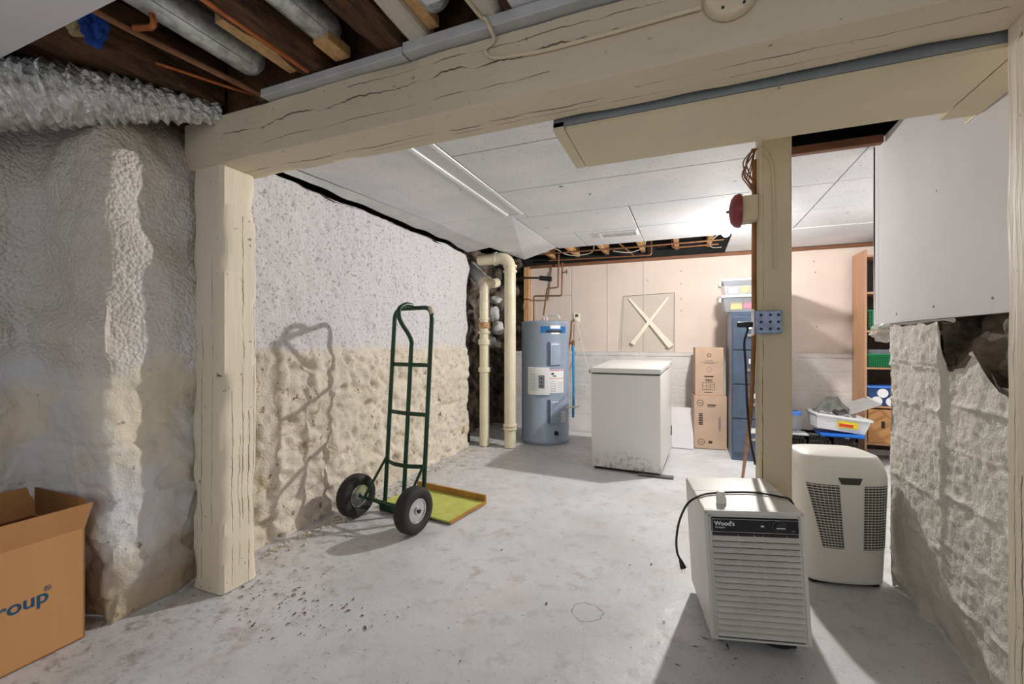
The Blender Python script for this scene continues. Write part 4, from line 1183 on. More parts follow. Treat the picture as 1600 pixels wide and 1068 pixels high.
# ---------------------------------------------------------------- filing cabinet and totes
fcb = thing('filing_cabinet', 'slate blue four-drawer filing cabinet partly behind the tan post', 'filing cabinet', (0.385, 4.645, 0))
MB().box((0, 0.012, 0), (0.385, 0.66, 1.41), 0.004).build('body', 'cabinetside', fcb, False)
MB().box((0.0, 0.004, 0.0), (0.385, 0.014, 1.41), 0.002).build('front_frame', 'cabinet', fcb, False)
for k in range(4):
    z0 = 0.075+k*0.325
    dr = MB().box((0.012, -0.012, z0), (0.373, 0.006, z0+0.312), 0.004).build('drawer', 'cabinet', fcb, False)
    MB().box((0.13, -0.030, z0+0.12), (0.255, -0.012, z0+0.145), 0.004).build('handle', 'chrome', dr, False)
    m = MB(); m.box((0.145, -0.016, z0+0.19), (0.24, -0.012, z0+0.235), 0.001); m.build('label_holder', 'paper', dr, False)
def tote(z, lab, contents):
    t_ = thing('storage_tote', lab, 'storage tote', (0.315, 4.66, z))
    L_, D_, H_ = 0.52, 0.40, 0.135
    m = MB()
    e = 0.02
    for lo, hi in (((e, e, 0), (L_-e, D_-e, 0.004)),): m.box(lo, hi)
    m.hexa([(e, e, 0), (L_-e, e, 0), (L_-e, e+0.003, 0), (e, e+0.003, 0)], [(0, 0, H_), (L_, 0, H_), (L_, .003, H_), (0, .003, H_)])
    m.hexa([(e, D_-e, 0), (L_-e, D_-e, 0), (L_-e, D_-e+0.003, 0), (e, D_-e+0.003, 0)], [(0, D_, H_), (L_, D_, H_), (L_, D_+.003, H_), (0, D_+.003, H_)])
    m.hexa([(e, e, 0), (e+0.003, e, 0), (e+0.003, D_-e, 0), (e, D_-e, 0)], [(0, 0, H_), (.003, 0, H_), (.003, D_, H_), (0, D_, H_)])
    m.hexa([(L_-e, e, 0), (L_-e+0.003, e, 0), (L_-e+0.003, D_-e, 0), (L_-e, D_-e, 0)], [(L_, 0, H_), (L_+.003, 0, H_), (L_+.003, D_, H_), (L_, D_, H_)])
    m.build('tub', 'tub', t_, False)
    MB().box((-0.012, -0.012, H_), (L_+0.012, D_+0.012, H_+0.02), 0.006).build('lid', 'toteLid', t_, False)
    MB().box((-0.03, 0.12, H_-0.035), (-0.004, 0.28, H_+0.006), 0.005).build('latch', 'toteLid', t_, False)
    for (nm, sh_, x, zz, s_, m_, lab2) in contents:
        g = MB()
        if sh_ == 's': g.sphere((0, 0, 0), s_, 16)
        else: g.box((-s_, -s_*0.7, -s_*0.75), (s_, s_*0.7, s_*0.75), 0.006)
        o = g.build(nm, m_, None, sh_ == 's'); o.location = (0.315+x, 4.66+0.10, z+zz); tag(o, lab2, 'toy' if 'toy' in nm else 'ball')
tote(1.412, 'lower clear storage tote on the filing cabinet with pink and yellow things', [('toy_bag', 'b', 0.12, 0.06, 0.05, 'yellow', 'yellow bag at left inside the lower clear tote'), ('toy_bag', 'b', 0.23, 0.065, 0.05, 'pink', 'pink bag in the middle of the lower clear tote'), ('toy_bag', 'b', 0.34, 0.06, 0.045, 'orange', 'orange bag seen right of the pink one in lower tote')])
tote(1.57, 'upper clear storage tote on the filing cabinet, topmost of the stack', [('yellow_ball', 's', 0.20, 0.06, 0.045, 'yellow', 'round yellow ball inside the upper clear tote'), ('toy_block', 'b', 0.09, 0.05, 0.04, 'paper', 'white item at the left end of the upper tote'), ('toy_block', 'b', 0.31, 0.055, 0.05, 'pink', 'pink item right of the yellow ball in upper tote')])

# ---------------------------------------------------------------- glass pane with taped X, outlet
gp0 = at_y(970, 549, YB-0.03); gp1 = at_y(1054, 457, YB-0.006)
gp = thing('glass_pane', 'clear glass pane marked with a big white tape cross against the wall', 'glass pane', (gp0.x, YB-0.045, 1.0))
Wg = gp1.x-gp0.x; Hg = gp1.z-1.0
m = MB(); m.hexa([(0, 0, 0), (Wg, 0, 0), (Wg, 0.004, 0), (0, 0.004, 0)], [(0.03, 0.034, Hg-0.02), (Wg, 0.034, Hg), (Wg, 0.038, Hg), (0.03, 0.038, Hg-0.02)])
m.build('pane', 'glass', gp, False)
m = MB()
m.tube([(0.0, 0, 0), (0.03, 0.034, Hg-0.02), (Wg, 0.034, Hg), (Wg, 0, 0)], 0.0025, 4); m.build('pane_edge', 'glassedge', gp, False)
def strip(a, b, w0, w1):
    g = MB()
    def P_(px, py):
        p = at_y(px, py, YB-0.03); zz = p.z-1.0
        return V((p.x-gp0.x, -0.003+0.034*zz/Hg, zz))
    A, B = P_(*a), P_(*b); d = (B-A).normalized(); n_ = V((-d.z, 0, d.x))
    g.hexa([A-n_*w0, A+n_*w0, A+n_*w0+V((0, .003, 0)), A-n_*w0+V((0, .003, 0))], [B-n_*w1, B+n_*w1, B+n_*w1+V((0, .003, 0)), B-n_*w1+V((0, .003, 0))])
    g.build('tape_strip', 'tape', gp, False)
strip((983, 466), (1049, 541), 0.012, 0.034)
strip((1044, 464), (988, 537), 0.010, 0.026)
ot = thing('wall_outlet', 'beige double outlet on the bare drywall right of the water heater', 'outlet', at_y(901, 496, YB-0.012))
MB().box((-0.042, 0, -0.06), (0.042, 0.012, 0.06), 0.003).build('plate', 'tape', ot, False)
m = MB().box((-0.018, -0.003, 0.01), (0.018, 0, 0.042), 0.003); m.build('socket', 'ink', ot, False)
m = MB().box((-0.018, -0.02, -0.042), (0.018, 0, -0.01), 0.003); m.build('plug', 'tape', ot, False)
oc_ = pipe('outlet_cord', catmull([at_y(902, 503, YB-0.04), at_y(908, 530, 5.35), at_y(915, 558, 5.2), at_y(922, 580, 4.8), (-0.83, 3.9, 0.86)], 6), 0.0035, 'paper', 'thin white cord running from the wall outlet to the freezer', 'cord')
oc_.name = 'freezer_lead'
pipe('wall_cable', [at_y(894, 500, YB-0.01), at_y(893, 520, YB-0.01), at_y(889, 548, YB-0.01)], 0.006, 'stick', 'brown cable dropping from the left side of the wall outlet', 'cable')

# ---------------------------------------------------------------- fire bell, outlet box, cord, stick on the middle post
PX0, PY0, PX1 = 0.294, 2.20, 0.419
fb = thing('fire_bell', 'faded red fire bell mounted on the left side of the tan post', 'bell', (PX0, 2.27, at_y(1170, 328, 2.27).z))
MB().box((-0.065, -0.05, -0.055), (0, 0.05, 0.055), 0.003).build('mounting_box', 'post2', fb, False)
MB().lathe([(0.015, 0), (0.075, 0.0), (0.078, 0.012), (0.072, 0.028), (0.055, 0.042), (0.02, 0.050), (0.0, 0.052)], 36, Matrix.Translation((-0.066, 0, 0)) @ Matrix.Rotation(-PI/2, 4, 'Y')).build('gong', 'red', fb)
MB().cyl((-0.117, 0, 0), (-0.128, 0, 0), 0.006, 8).build('gong_nut', 'ink', fb)
jb = thing('outlet_box', 'galvanised metal outlet box screwed to the front of the tan post', 'outlet box', (PX0+0.005, PY0, at_y(1200, 503, 2.18).z))
MB().box((-0.03, -0.045, -0.05), (0.075, -0.001, 0.05), 0.003).build('box', 'steelbox', jb, False)
MB().box((-0.037, -0.050, -0.058), (-0.030, 0.0, 0.058), 0.002).build('side_plate', 'chrome', jb, False)
m = MB()
for x in (-0.005, 0.03, 0.06):
    for z in (-0.03, 0.0, 0.03):
        m.cyl((x, -0.0455, z), (x, -0.047, z), 0.006, 8)
m.build('knockouts', 'ink', jb)
pc = thing('plugged_cord', 'black cord plugged into the outlet box and hanging down the post', 'cord', (0, 0, 0))
a0 = V((PX0-0.032, 2.175, jb.location.z-0.01))
MB().box(a0+V((-0.06, -0.012, -0.012)), a0+V((0, 0.012, 0.012)), 0.005).build('plug', 'blackrub', pc)
cpt = [a0+V((-0.055, 0, 0)), at_y(1168, 512, 2.18), at_y(1163, 535, 2.19), at_y(1165, 570, 2.22), at_y(1168, 640, 2.24), at_y(1173, 690, 2.27), at_y(1180, 725, 2.33)]
MB().tube(catmull(cpt, 8), 0.005, 8).build('cable', 'blackrub', pc)
sk = [at_y(1179, 250, 2.30), at_y(1178, 400, 2.30), at_y(1178, 520, 2.28), at_y(1175, 600, 2.30), at_y(1170, 670, 2.40), at_z(1160, 748, 0.0)]
g = MB().tube(catmull(sk, 6), 0.011, 6); solo(g, 'wood_stick', 'stick', 'thin bowed wooden stick leaning on the left of the tan post', 'stick')
g = MB()
for k in range(7):
    p = at_y(1179, 232, 2.25)
    q = [p+V((random.uniform(-.01, .01), 0, 0)), p+V((random.uniform(-.05, -.01), random.uniform(-.02, .02), -0.05-0.01*k)), p+V((random.uniform(-.04, 0), 0, -0.10-0.012*k)), p+V((-0.004, 0, -0.15-0.01*k))]
    g.tube(catmull(q, 5), 0.003, 6)
solo(g, 'wire_bundle', 'dullcopper', 'tangle of thin red and copper wires at the top of the tan post', 'wire')
g = MB().tube(catmull([at_y(1184, 228, 2.195), at_y(1196, 236, 2.195), at_y(1205, 252, 2.195), at_y(1208, 275, 2.195), at_y(1210, 340, 2.196), at_y(1211, 420, 2.196)], 5), 0.005, 8)
solo(g, 'painted_cable', 'post2', 'painted-over cable curving down the face of the tan post', 'cable')

# ---------------------------------------------------------------- small dehumidifier
wd = thing('louvred_dehumidifier', 'boxy beige dehumidifier with louvred front and black control strip', 'dehumidifier', (0.243, 1.776, 0.0), R(9.3))
body = bpy.data.objects.new('tilt', None)
bpy.data.objects.remove(body)
ROLL = Matrix.Rotation(R(-3.2), 4, 'Y')
W2, DP, Z0, Z1 = 0.164, 0.405, 0.044, 0.512
def TB(): return MB()
def wbuild(m, name, mt, parent=wd, smooth=False):
    m._tf(list(m.bm.verts), Matrix.Translation((0, 0, 0.02)) @ ROLL @ Matrix.Translation((0, 0, -0.02)))
    return m.build(name, mt, parent, smooth)
m = TB(); m.box((-W2, 0.012, Z0), (W2, DP, Z1), 0.006); wbuild(m, 'cabinet', 'beige')
m = TB(); m.box((-W2-0.001, 0.0, Z0), (-W2+0.014, 0.014, Z1), 0.003); m.box((W2-0.014, 0.0, Z0), (W2+0.001, 0.014, Z1), 0.003); m.box((-W2, 0.0, Z1-0.014), (W2, 0.014, Z1+0.001), 0.003); m.box((-W2, 0, Z0), (W2, 0.014, Z0+0.008), 0.002)
wbuild(m, 'front_rim', 'beige')
m = TB(); m.box((-W2+0.022, 0.004, Z0+0.008), (W2-0.018, 0.02, Z1-0.082)); wbuild(m, 'grille_back', 'louvreshade')
gf = TB()
gf.box((-W2+0.014, 0.002, Z0+0.006), (-W2+0.024, 0.016, Z1-0.014)); gf.box((W2-0.020, 0.002, Z0+0.006), (W2-0.014, 0.016, Z1-0.014)); gf.box((-W2+0.014, 0.002, Z1-0.022), (W2-0.014, 0.016, Z1-0.014))
wbuild(gf, 'grille_frame', 'beigef')
nl = 17; gz0 = Z0+0.018; gz1 = Z1-0.085
for k in range(nl):
    z = gz0+(gz1-gz0)*(k+0.5)/nl
    g = TB()
    g.hexa([(-W2+0.023, -0.012, z-0.0072), (W2-0.019, -0.012, z-0.0072), (W2-0.019, -0.009, z-0.0082), (-W2+0.023, -0.009, z-0.0082)],
           [(-W2+0.023, 0.001, z+0.0058), (W2-0.019, 0.001, z+0.0058), (W2-0.019, 0.005, z+0.0050), (-W2+0.023, 0.005, z+0.0050)])
    wbuild(g, 'louvre', 'beigef')
g = TB()
for x in (-0.052, 0.0, 0.028, 0.105):
    g.box((x-0.001, -0.002, gz0), (x+0.001, 0.003, gz1))
wbuild(g, 'louvre_rods', 'beigef')
cpn = TB(); cpn.box((-W2+0.022, -0.004, Z1-0.076), (W2-0.019, 0.012, Z1-0.025), 0.002); cpn = wbuild(cpn, 'control_panel', 'black')
g = TB(); zc = Z1-0.05
x0_, x1_ = -W2+0.024, W2-0.021
for lo, hi in (((x0_, -0.0048, Z1-0.074), (x1_, -0.0042, Z1-0.0732)), ((x0_, -0.0048, Z1-0.0278), (x1_, -0.0042, Z1-0.027)), ((x0_, -0.0048, Z1-0.074), (x0_+0.0008, -0.0042, Z1-0.027)), ((x1_-0.0008, -0.0048, Z1-0.074), (x1_, -0.0042, Z1-0.027))): g.box(lo, hi)
wbuild(g, 'panel_border', 'paper', cpn)
g = TB(); g.cyl((0.082, -0.004, zc), (0.082, -0.016, zc), 0.019, 28, 0.0175); wbuild(g, 'knob', 'ink', cpn, True)
g = ring_y(0.082, -0.0045, zc, 0.021, 0.0007); wbuild(g, 'knob_ring', 'greyink', cpn)
g = TB(); g.box((0.068, -0.018, zc-0.0015), (0.096, -0.015, zc+0.0015)); wbuild(g, 'knob_pointer', 'paper', cpn)
g = TB(); g.box((0.022, -0.0055, zc-0.002), (0.032, -0.004, zc+0.003)); wbuild(g, 'indicator', 'paper', cpn)
RM = Matrix.Translation((0, 0, 0.02)) @ ROLL @ Matrix.Translation((0, 0, -0.02))
text_mesh('brand_name', "Wood's", 0.021, 'paper', RM @ face_xz(-W2+0.032, -0.0046, zc+0.000), cpn, font_bold=0.0006)
text_mesh('brand_subtitle', 'Compact', 0.009, 'paper', RM @ face_xz(-W2+0.034, -0.0046, zc-0.010), cpn)
text_mesh('model_digits', '30', 0.012, 'greyink', RM @ face_xz(0.118, -0.0046, zc-0.018), cpn)
g = TB(); g.box((-W2, 0.22, Z1-0.0015), (W2, 0.2215, Z1+0.0006)); wbuild(g, 'top_seam', 'greyink')
g = TB(); g.lathe([(0.018, 0), (0.018, 0.022), (0.014, 0.025), (0.014, 0.040), (0.011, 0.044), (0.0, 0.045)], 24, Matrix.Translation((-0.085, 0.085, Z1))); wbuild(g, 'top_cap', 'appl', wd, True)
for x, y in ((-W2+0.04, 0.06), (-W2+0.04, 0.37), (W2-0.04, 0.37), (W2-0.04, 0.07)):
    zl = Z0+0.004 + (-x)*math.sin(R(-3.2))*0.0
    top = (RM @ V((x, y, Z0+0.004))).z
    rr = min(0.02, max(0.010, top*0.48))
    g = MB(); g.cyl((x-0.008, y, rr), (x+0.008, y, rr), rr, 16); g.box((x-0.010, y-0.006, rr), (x+0.010, y+0.006, top)); g.build('caster', 'black', wd, False)
g = MB(); g.lathe([(0.06, 0.004), (0.075, 0.012), (0.075, 0.028), (0.0, 0.034)], 28, Matrix.Translation((0.075, 0.11, 0))); g.build('drip_pan', 'black', wd)
wc = thing('power_cord', 'black power cord draped over the louvred dehumidifier with its plug hanging', 'cord', (0, 0, 0))
def wt_(x, y, z): return Matrix.Translation(wd.location) @ Matrix.Rotation(R(9.3), 4, 'Z') @ RM @ V((x, y, z))
zt_ = Z1+0.006
cps = [wt_(W2+0.004, 0.05, 0.36), wt_(W2+0.008, 0.08, 0.44), wt_(W2+0.002, 0.115, zt_-0.006), wt_(W2-0.03, 0.15, zt_), wt_(0.06, 0.19, zt_), wt_(-0.05, 0.185, zt_), wt_(-0.12, 0.165, zt_), wt_(-W2+0.002, 0.13, zt_-0.001), at_y(1074, 787, 1.84), at_y(1062, 812, 1.80), at_y(1057, 840, 1.78), at_y(1058, 862, 1.77), at_y(1063, 874, 1.77)]
MB().tube(catmull(cps, 8), 0.0042, 10).build('cable', 'blackrub', wc)
e0 = cps[-1]
pg = MB(); dq = V((0.012, -0.003, -0.032)).normalized()
pg.tube([e0, e0+dq*0.03], 0.0105, 10, True, lambda u: 0.006+0.006*u); pg.build('plug', 'blackrub', wc)
pg = MB()
for s_ in (-0.005, 0.005):
    b_ = e0+dq*0.03+V((s_, 0, 0)); pg.box(b_+V((-0.001, -0.003, -0.018)), b_+V((0.001, 0.003, 0.003)))
pg.build('prongs', 'chrome', wc, False)

# ---------------------------------------------------------------- tall rounded dehumidifier
ad = thing('rounded_dehumidifier', 'large rounded off-white dehumidifier standing against the concrete wall end', 'dehumidifier', (0.680, 2.425, 0.0), R(13))
# local frame: front towards -Y, width 0.40, depth 0.30, height 0.57
def sup(a, n_=4.0):
    c, s_ = math.cos(a), math.sin(a)
    return (math.copysign(abs(c)**(2/n_), c), math.copysign(abs(s_)**(2/n_), s_))
AW, AD, AH = 0.194, 0.15, 0.56
def ad_half(z):
    k = z/AH
    w_ = AW*(0.91+0.09*min(1, k/0.80)) if k < 0.80 else AW*(1-0.16*((k-0.80)/0.20)**2.2)
    d_ = AD*(0.93+0.07*min(1, k/0.75)) if k < 0.80 else AD*(1-0.30*((k-0.80)/0.20)**2.2)
    return w_, d_
g = MB()
zs = [0.012, 0.016, 0.03, 0.06, 0.10, 0.15, 0.2, 0.25, 0.3, 0.35, 0.4, 0.43, 0.45, 0.47, 0.49, 0.51, 0.525, 0.537, 0.546, 0.552]
rings = []
NS = 96
for i, z in enumerate(zs):
    w_, d_ = ad_half(z)
    if i == 0: w_ -= 0.006; d_ -= 0.006
    ring = []
    for q in range(NS):
        sx, sy = sup(2*PI*q/NS, 5.0)
        y = sy*d_
        if sy < 0: y = sy*d_ - 0.018*(1-sx*sx)
        ring.append(g.bm.verts.new((sx*w_, y+0.15, z)))
    rings.append(ring)
for (f_, zz) in ((0.93, 0.556), (0.75, 0.563), (0.5, 0.568), (0.2, 0.570)):
    base = rings[len(zs)-1]
    ring = [g.bm.verts.new((v.co.x*f_, (v.co.y-0.15)*f_+0.15, zz)) for v in base]
    rings.append(ring)
for i in range(len(rings)-1):
    for q in range(NS): g.bm.faces.new((rings[i][q], rings[i][(q+1) % NS], rings[i+1][(q+1) % NS], rings[i+1][q]))
g.bm.faces.new(rings[0][::-1]); g.bm.faces.new(rings[-1])
g.build('body', 'appl', ad, True, 70)
ad.scale = (1, 1, 1.06)
def front_y(x, z, off=0.0):
    w_, d_ = ad_half(z)
    sx = max(-0.999, min(0.999, x/w_))
    sy = (1-abs(sx)**5.0)**(1/5.0)
    return -(sy*d_) - 0.018*(1-sx*sx) + 0.15 - off
for side in (-1, 1):
    gb_ = MB()
    def xin(z): return side*((0.022+0.024*max(0, (z-0.165)/0.275)) if side < 0 else 0.058)
    def xout(z): return side*(AW*((0.55+0.33*((z-0.165)/0.275)) if side < 0 else 0.86))
    def gf_(u, v):
        z = 0.165+0.275*v
        x = xin(z)+(xout(z)-xin(z))*u
        return V((x, front_y(x, z, 0.0012), z))
    gb_.grid(gf_, 16, 20)
    bk = gb_.build('side_grille', 'grilled', ad, True)
    bars = MB()
    for k in range(24):
        z = 0.165+0.275*(k+0.5)/24
        pts = []
        for q in range(9):
            x = xin(z)+(xout(z)-xin(z))*q/8
            pts.append(V((x, front_y(x, z, 0.0030), z)))
        bars.tube(pts, 0.0022, 4)
    for k in range(1, 7):
        pts = []
        for q in range(9):
            z = 0.165+0.275*q/8
            x = xin(z)+(xout(z)-xin(z))*k/7
            pts.append(V((x, front_y(x, z, 0.0034), z)))
        bars.tube(pts, 0.0012, 4)
    bars.build('grille_bars', 'beigef', bk, False)
g = MB()
def hf(u, v):
    z = 0.445+0.028*v; x = -0.05+0.10*u+(0.012*(0.5-u)*2*(1-v)); return V((x, front_y(x, z, 0.0015), z))
g.grid(hf, 10, 4); g.build('handle_recess', 'grilled', ad, True)
g = MB(); g.box((-0.14, 0.02, 0), (0.14, 0.27, 0.014)); g.build('base', 'black', ad, False)

# ---------------------------------------------------------------- shelving unit with contents
SX, SY = 1.546, 5.06
sv = thing('shelving_unit', 'open wooden shelving unit with peg-hole side standing at the back right', 'shelves', (SX, SY, 0))
MB().box((0, 0, 0), (0.02, 0.34, 1.99), 0.001).build('side_panel', 'shelf', sv, False)
MB().box((0.85, 0, 0), (0.87, 0.34, 1.99), 0.001).build('side_panel', 'shelf', sv, False)
MB().box((0.02, 0.325, 0.05), (0.85, 0.335, 1.96)).build('back_panel', 'shelfdark', sv, False)
shz = [(534-p)*4.16/680+EYE for p in (457, 516, 573, 632, 689)]
shz = [max(0.08, z) for z in shz]
for z in shz + [1.94]: MB().box((0.02, 0.002, z-0.018), (0.85, 0.325, z), 0.001).build('shelf_board', 'shelf', sv, False)
m = MB()
for k in range(44):
    for y in (0.03, 0.30): m.box((-0.0006, y-0.003, 0.12+k*0.042), (0.0, y+0.003, 0.126+k*0.042))
m.build('peg_holes', 'shelfdark', sv, False)
def shelf_item(name, mtl, mb, x, dy, z, label, cat, smooth=False):
    o = mb.build(name, mtl, None, smooth); o.location = (SX+x, SY+dy, z); return tag(o, label, cat)
def basket(x, dy, z, w_, d_, h_, label, m_='basket'):
    b = thing('storage_basket', label, 'basket', (SX+x, SY+dy, z))
    g = MB(); g.box((0, 0, 0), (w_, d_, 0.004))
    for k in range(6):
        zz = h_*k/6
        g.box((0, 0, zz), (w_, 0.004, zz+0.008)); g.box((0, 0, zz), (0.004, d_, zz+0.008)); g.box((0, d_-0.004, zz), (w_, d_, zz+0.008)); g.box((w_-0.004, 0, zz), (w_, d_, zz+0.008))
    nn = int(w_/0.017)
    for k in range(nn+1):
        xx = (w_-0.006)*k/nn; g.box((xx, 0, 0), (xx+0.006, 0.004, h_))
    for k in range(9): yy = (d_-0.006)*k/8; g.box((0, yy, 0), (0.004, yy+0.006, h_))
    g.build('mesh_sides', m_, b, False)
    MB().box((-0.006, -0.006, h_), (w_+0.006, 0.006, h_+0.012), 0.002).build('rim', m_, b, False)
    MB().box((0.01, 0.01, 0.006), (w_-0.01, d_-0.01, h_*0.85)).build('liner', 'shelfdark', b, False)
    return b
basket(0.025, 0.01, shz[2]+0.001, 0.20, 0.22, 0.115, 'green mesh basket on the middle shelf, left one')
basket(0.25, 0.01, shz[2]+0.001, 0.20, 0.22, 0.115, 'green mesh basket on the middle shelf, beside the concrete wall')
shelf_item('plastic_container', 'tub', MB().box((0, 0, 0), (0.17, 0.18, 0.05), 0.006), 0.04, 0.03, shz[2]+0.118, 'clear container sitting in the left green basket', 'container')
shelf_item('plastic_container', 'tub', MB().box((0, 0, 0), (0.17, 0.18, 0.06), 0.006), 0.27, 0.03, shz[2]+0.118, 'clear container in the right green basket', 'container')
basket(0.03, 0.02, shz[1]+0.001, 0.16, 0.2, 0.18, 'tall green basket on the second shelf from the top')
shelf_item('wood_block', 'pine', MB().box((0, 0, 0), (0.07, 0.1, 0.15), 0.004), 0.21, 0.02, shz[1]+0.001, 'pale wooden block beside the tall green basket', 'wood block')
g = MB()
for k in range(10): g.tube([V((0.02+0.018*k, 0.02, 0)), V((0.01+0.02*k, 0.04, 0.12)), V((0.03+0.015*k, 0.03, 0.26))], 0.003, 5)
shelf_item('wire_rack', 'ink', g, 0.02, 0.02, shz[0]+0.001, 'dark wire rack standing on the top visible shelf', 'rack')
tb = thing('blue_tub', 'blue-tinted clear tub holding white jars on the lower shelf', 'tub', (SX+0.025, SY+0.01, shz[3]+0.001))
MB().box((0, 0, 0), (0.34, 0.26, 0.165), 0.01).build('tub', 'bluetub', tb, False)
MB().box((-0.004, -0.006, 0.165), (0.344, 0.266, 0.185), 0.004).build('lid', 'bluelid', tb, False)
for (x, z, lab) in ((0.07, 0.045, 'white round jar end at lower left in the blue tub'), (0.18, 0.042, 'white round jar end at lower right in the blue tub'), (0.115, 0.12, 'white round jar end on top in the blue tub')):
    shelf_item('white_jar', 'paper', MB().cyl((0, 0, 0), (0, -0.006, 0), 0.042, 24), 0.025+x, 0.008, shz[3]+0.001+z, lab, 'jar')
cb = thing('cardboard_box', 'brown cardboard box with oval hand hole on the bottom shelf', 'cardboard box', (SX+0.03, SY+0.01, shz[4]+0.001))
MB().box((0, 0, 0), (0.32, 0.28, 0.315), 0.003).build('carton', 'card', cb, False)
MB().box((0.10, -0.001, 0.14), (0.128, 0.002, 0.205), 0.0005).build('hand_hole', 'black', cb, False)

# ---------------------------------------------------------------- crates and bins on the floor
def crate(x, y, w_, d_, h_, label):
    c = thing('plastic_crate', label, 'crate', (x, y, 0), group=None)
    g = MB(); t_ = 0.012
    g.box((0, 0, 0), (w_, d_, 0.01))
    for (lo, hi) in (((0, 0), (t_, t_)), ((w_-t_, 0), (w_, t_)), ((0, d_-t_), (t_, d_)), ((w_-t_, d_-t_), (w_, d_))): g.box((lo[0], lo[1], 0), (hi[0], hi[1], h_))
    for z in (0, h_*0.28, h_*0.56, h_-0.03):
        hh = 0.03 if z > h_*0.8 else 0.014
        g.box((0, 0, z), (w_, 0.008, z+hh)); g.box((0, d_-0.008, z), (w_, d_, z+hh)); g.box((0, 0, z), (0.008, d_, z+hh)); g.box((w_-0.008, 0, z), (w_, d_, z+hh))
    for k in range(9): g.box((w_*k/9, 0, 0), (w_*k/9+0.008, 0.006, h_))
    g.build('frame', 'black', c, False)
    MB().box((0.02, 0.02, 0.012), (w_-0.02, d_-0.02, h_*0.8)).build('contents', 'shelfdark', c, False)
    return c
Yc = 4.78
xs = [at_y(p, 680, Yc).x for p in (1218, 1262, 1301, 1343)]
crate(xs[0], Yc, xs[1]-xs[0]-0.01, 0.36, 0.245, 'black plastic crate nearest the tan post')
crate(xs[1], Yc, xs[2]-xs[1]-0.01, 0.36, 0.245, 'black plastic crate under the white bin, middle one')
crate(xs[2], Yc, xs[3]-xs[2]-0.01, 0.36, 0.245, 'black plastic crate against the shelving unit')
bt_ = MB().box((0, 0, 0), (0.34, 0.28, 0.03), 0.008).build('blue_tray', 'bluetray', None, False); bt_.location = (at_y(1278, 660, 4.9).x, 4.8, 0.247); tag(bt_, 'flat bright blue tray under the white bin', 'tray')
wb = thing('white_bin', 'white plastic bin with red and yellow sticker full of odds and ends', 'bin', (at_y(1273, 650, 4.82).x, 4.80, 0.325), 0, None, (0, R(7), R(4)))
e = 0.025
m = MB(); m.hexa([(e, e, 0), (0.42-e, e, 0), (0.42-e, 0.28-e, 0), (e, 0.28-e, 0)], [(0, 0, 0.125), (0.42, 0, 0.125), (0.42, 0.28, 0.125), (0, 0.28, 0.125)]); m.build('tub', 'bin', wb, False)
m = MB(); m.box((-0.01, -0.012, 0.12), (0.43, 0.0, 0.142), 0.003); m.box((-0.01, 0.28, 0.12), (0.43, 0.29, 0.142), 0.003); m.box((-0.012, -0.012, 0.12), (0, 0.29, 0.142), 0.003); m.box((0.42, -0.012, 0.12), (0.432, 0.29, 0.142), 0.003); m.build('rim', 'bin', wb, False)
m = MB(); m.hexa([(0.17, 0.008, 0.035), (0.33, 0.008, 0.035), (0.33, 0.012, 0.035), (0.17, 0.012, 0.035)], [(0.17, -0.002, 0.10), (0.33, -0.002, 0.10), (0.33, 0.002, 0.10), (0.17, 0.002, 0.10)]); m.build('sticker', 'yellow', wb, False)
m = MB(); m.box((0.18, -0.001, 0.05), (0.29, 0.004, 0.075)); m.build('sticker_band', 'redink', wb, False)
g = MB()
def clo(u, v):
    x = 0.30*u; y = 0.24*v
    return V((x, y, 0.16*math.sin(PI*min(1, max(0, u*1.02)))*math.sin(PI*(0.12+0.8*v))+0.05*noise.noise(V((u*5, v*5, 0)))))
g.grid(clo, 26, 20); o = g.build('grey_cloth', 'greycloth'); o.location = wb.location+V((0.02, 0.02, 0.115)); tag(o, 'crumpled grey cloth heaped in the white bin', 'cloth')
g = MB()
for k in range(8): g.box((0.0+0.004*k, 0.03*k, 0), (0.34, 0.03*k+0.008, 0.01))
g.box((0, 0, 0), (0.01, 0.22, 0.012)); g.box((0.33, 0, 0), (0.345, 0.22, 0.014))
o = g.build('white_rack', 'trimgrey', None, False); o.location = wb.location+V((0.20, 0.03, 0.10)); o.rotation_euler = (R(12), R(-22), R(6)); tag(o, 'grey-white slatted tray sticking out of the bin to the right', 'rack')
jg = thing('plastic_jug', 'clear plastic canister with blue lid beside the tan post', 'canister', (at_y(1240, 640, 4.85).x, 4.92, 0.247))
MB().lathe([(0.06, 0), (0.072, 0.02), (0.066, 0.16), (0.066, 0.17)], 24).build('jar', 'tub', jg)
MB().lathe([(0.072, 0.17), (0.072, 0.195), (0.066, 0.20)], 24).build('lid', 'bluelid', jg)
g = MB().box((0, 0, 0), (0.22, 0.18, 0.012), 0.002); o = g.build('grey_board', 'trimgrey', None, False); o.location = (xs[0]+0.02, 4.8, 0.247-0.0); o.rotation_euler = (0, 0, 0); o.location.z = 0.2345; o.location = (xs[0]+0.02, 4.79, 0.2455)
jg.location.z = 0.259; jg.location.y = 4.88
tag(o, 'thin grey board lying across the crate beside the tan post', 'board')

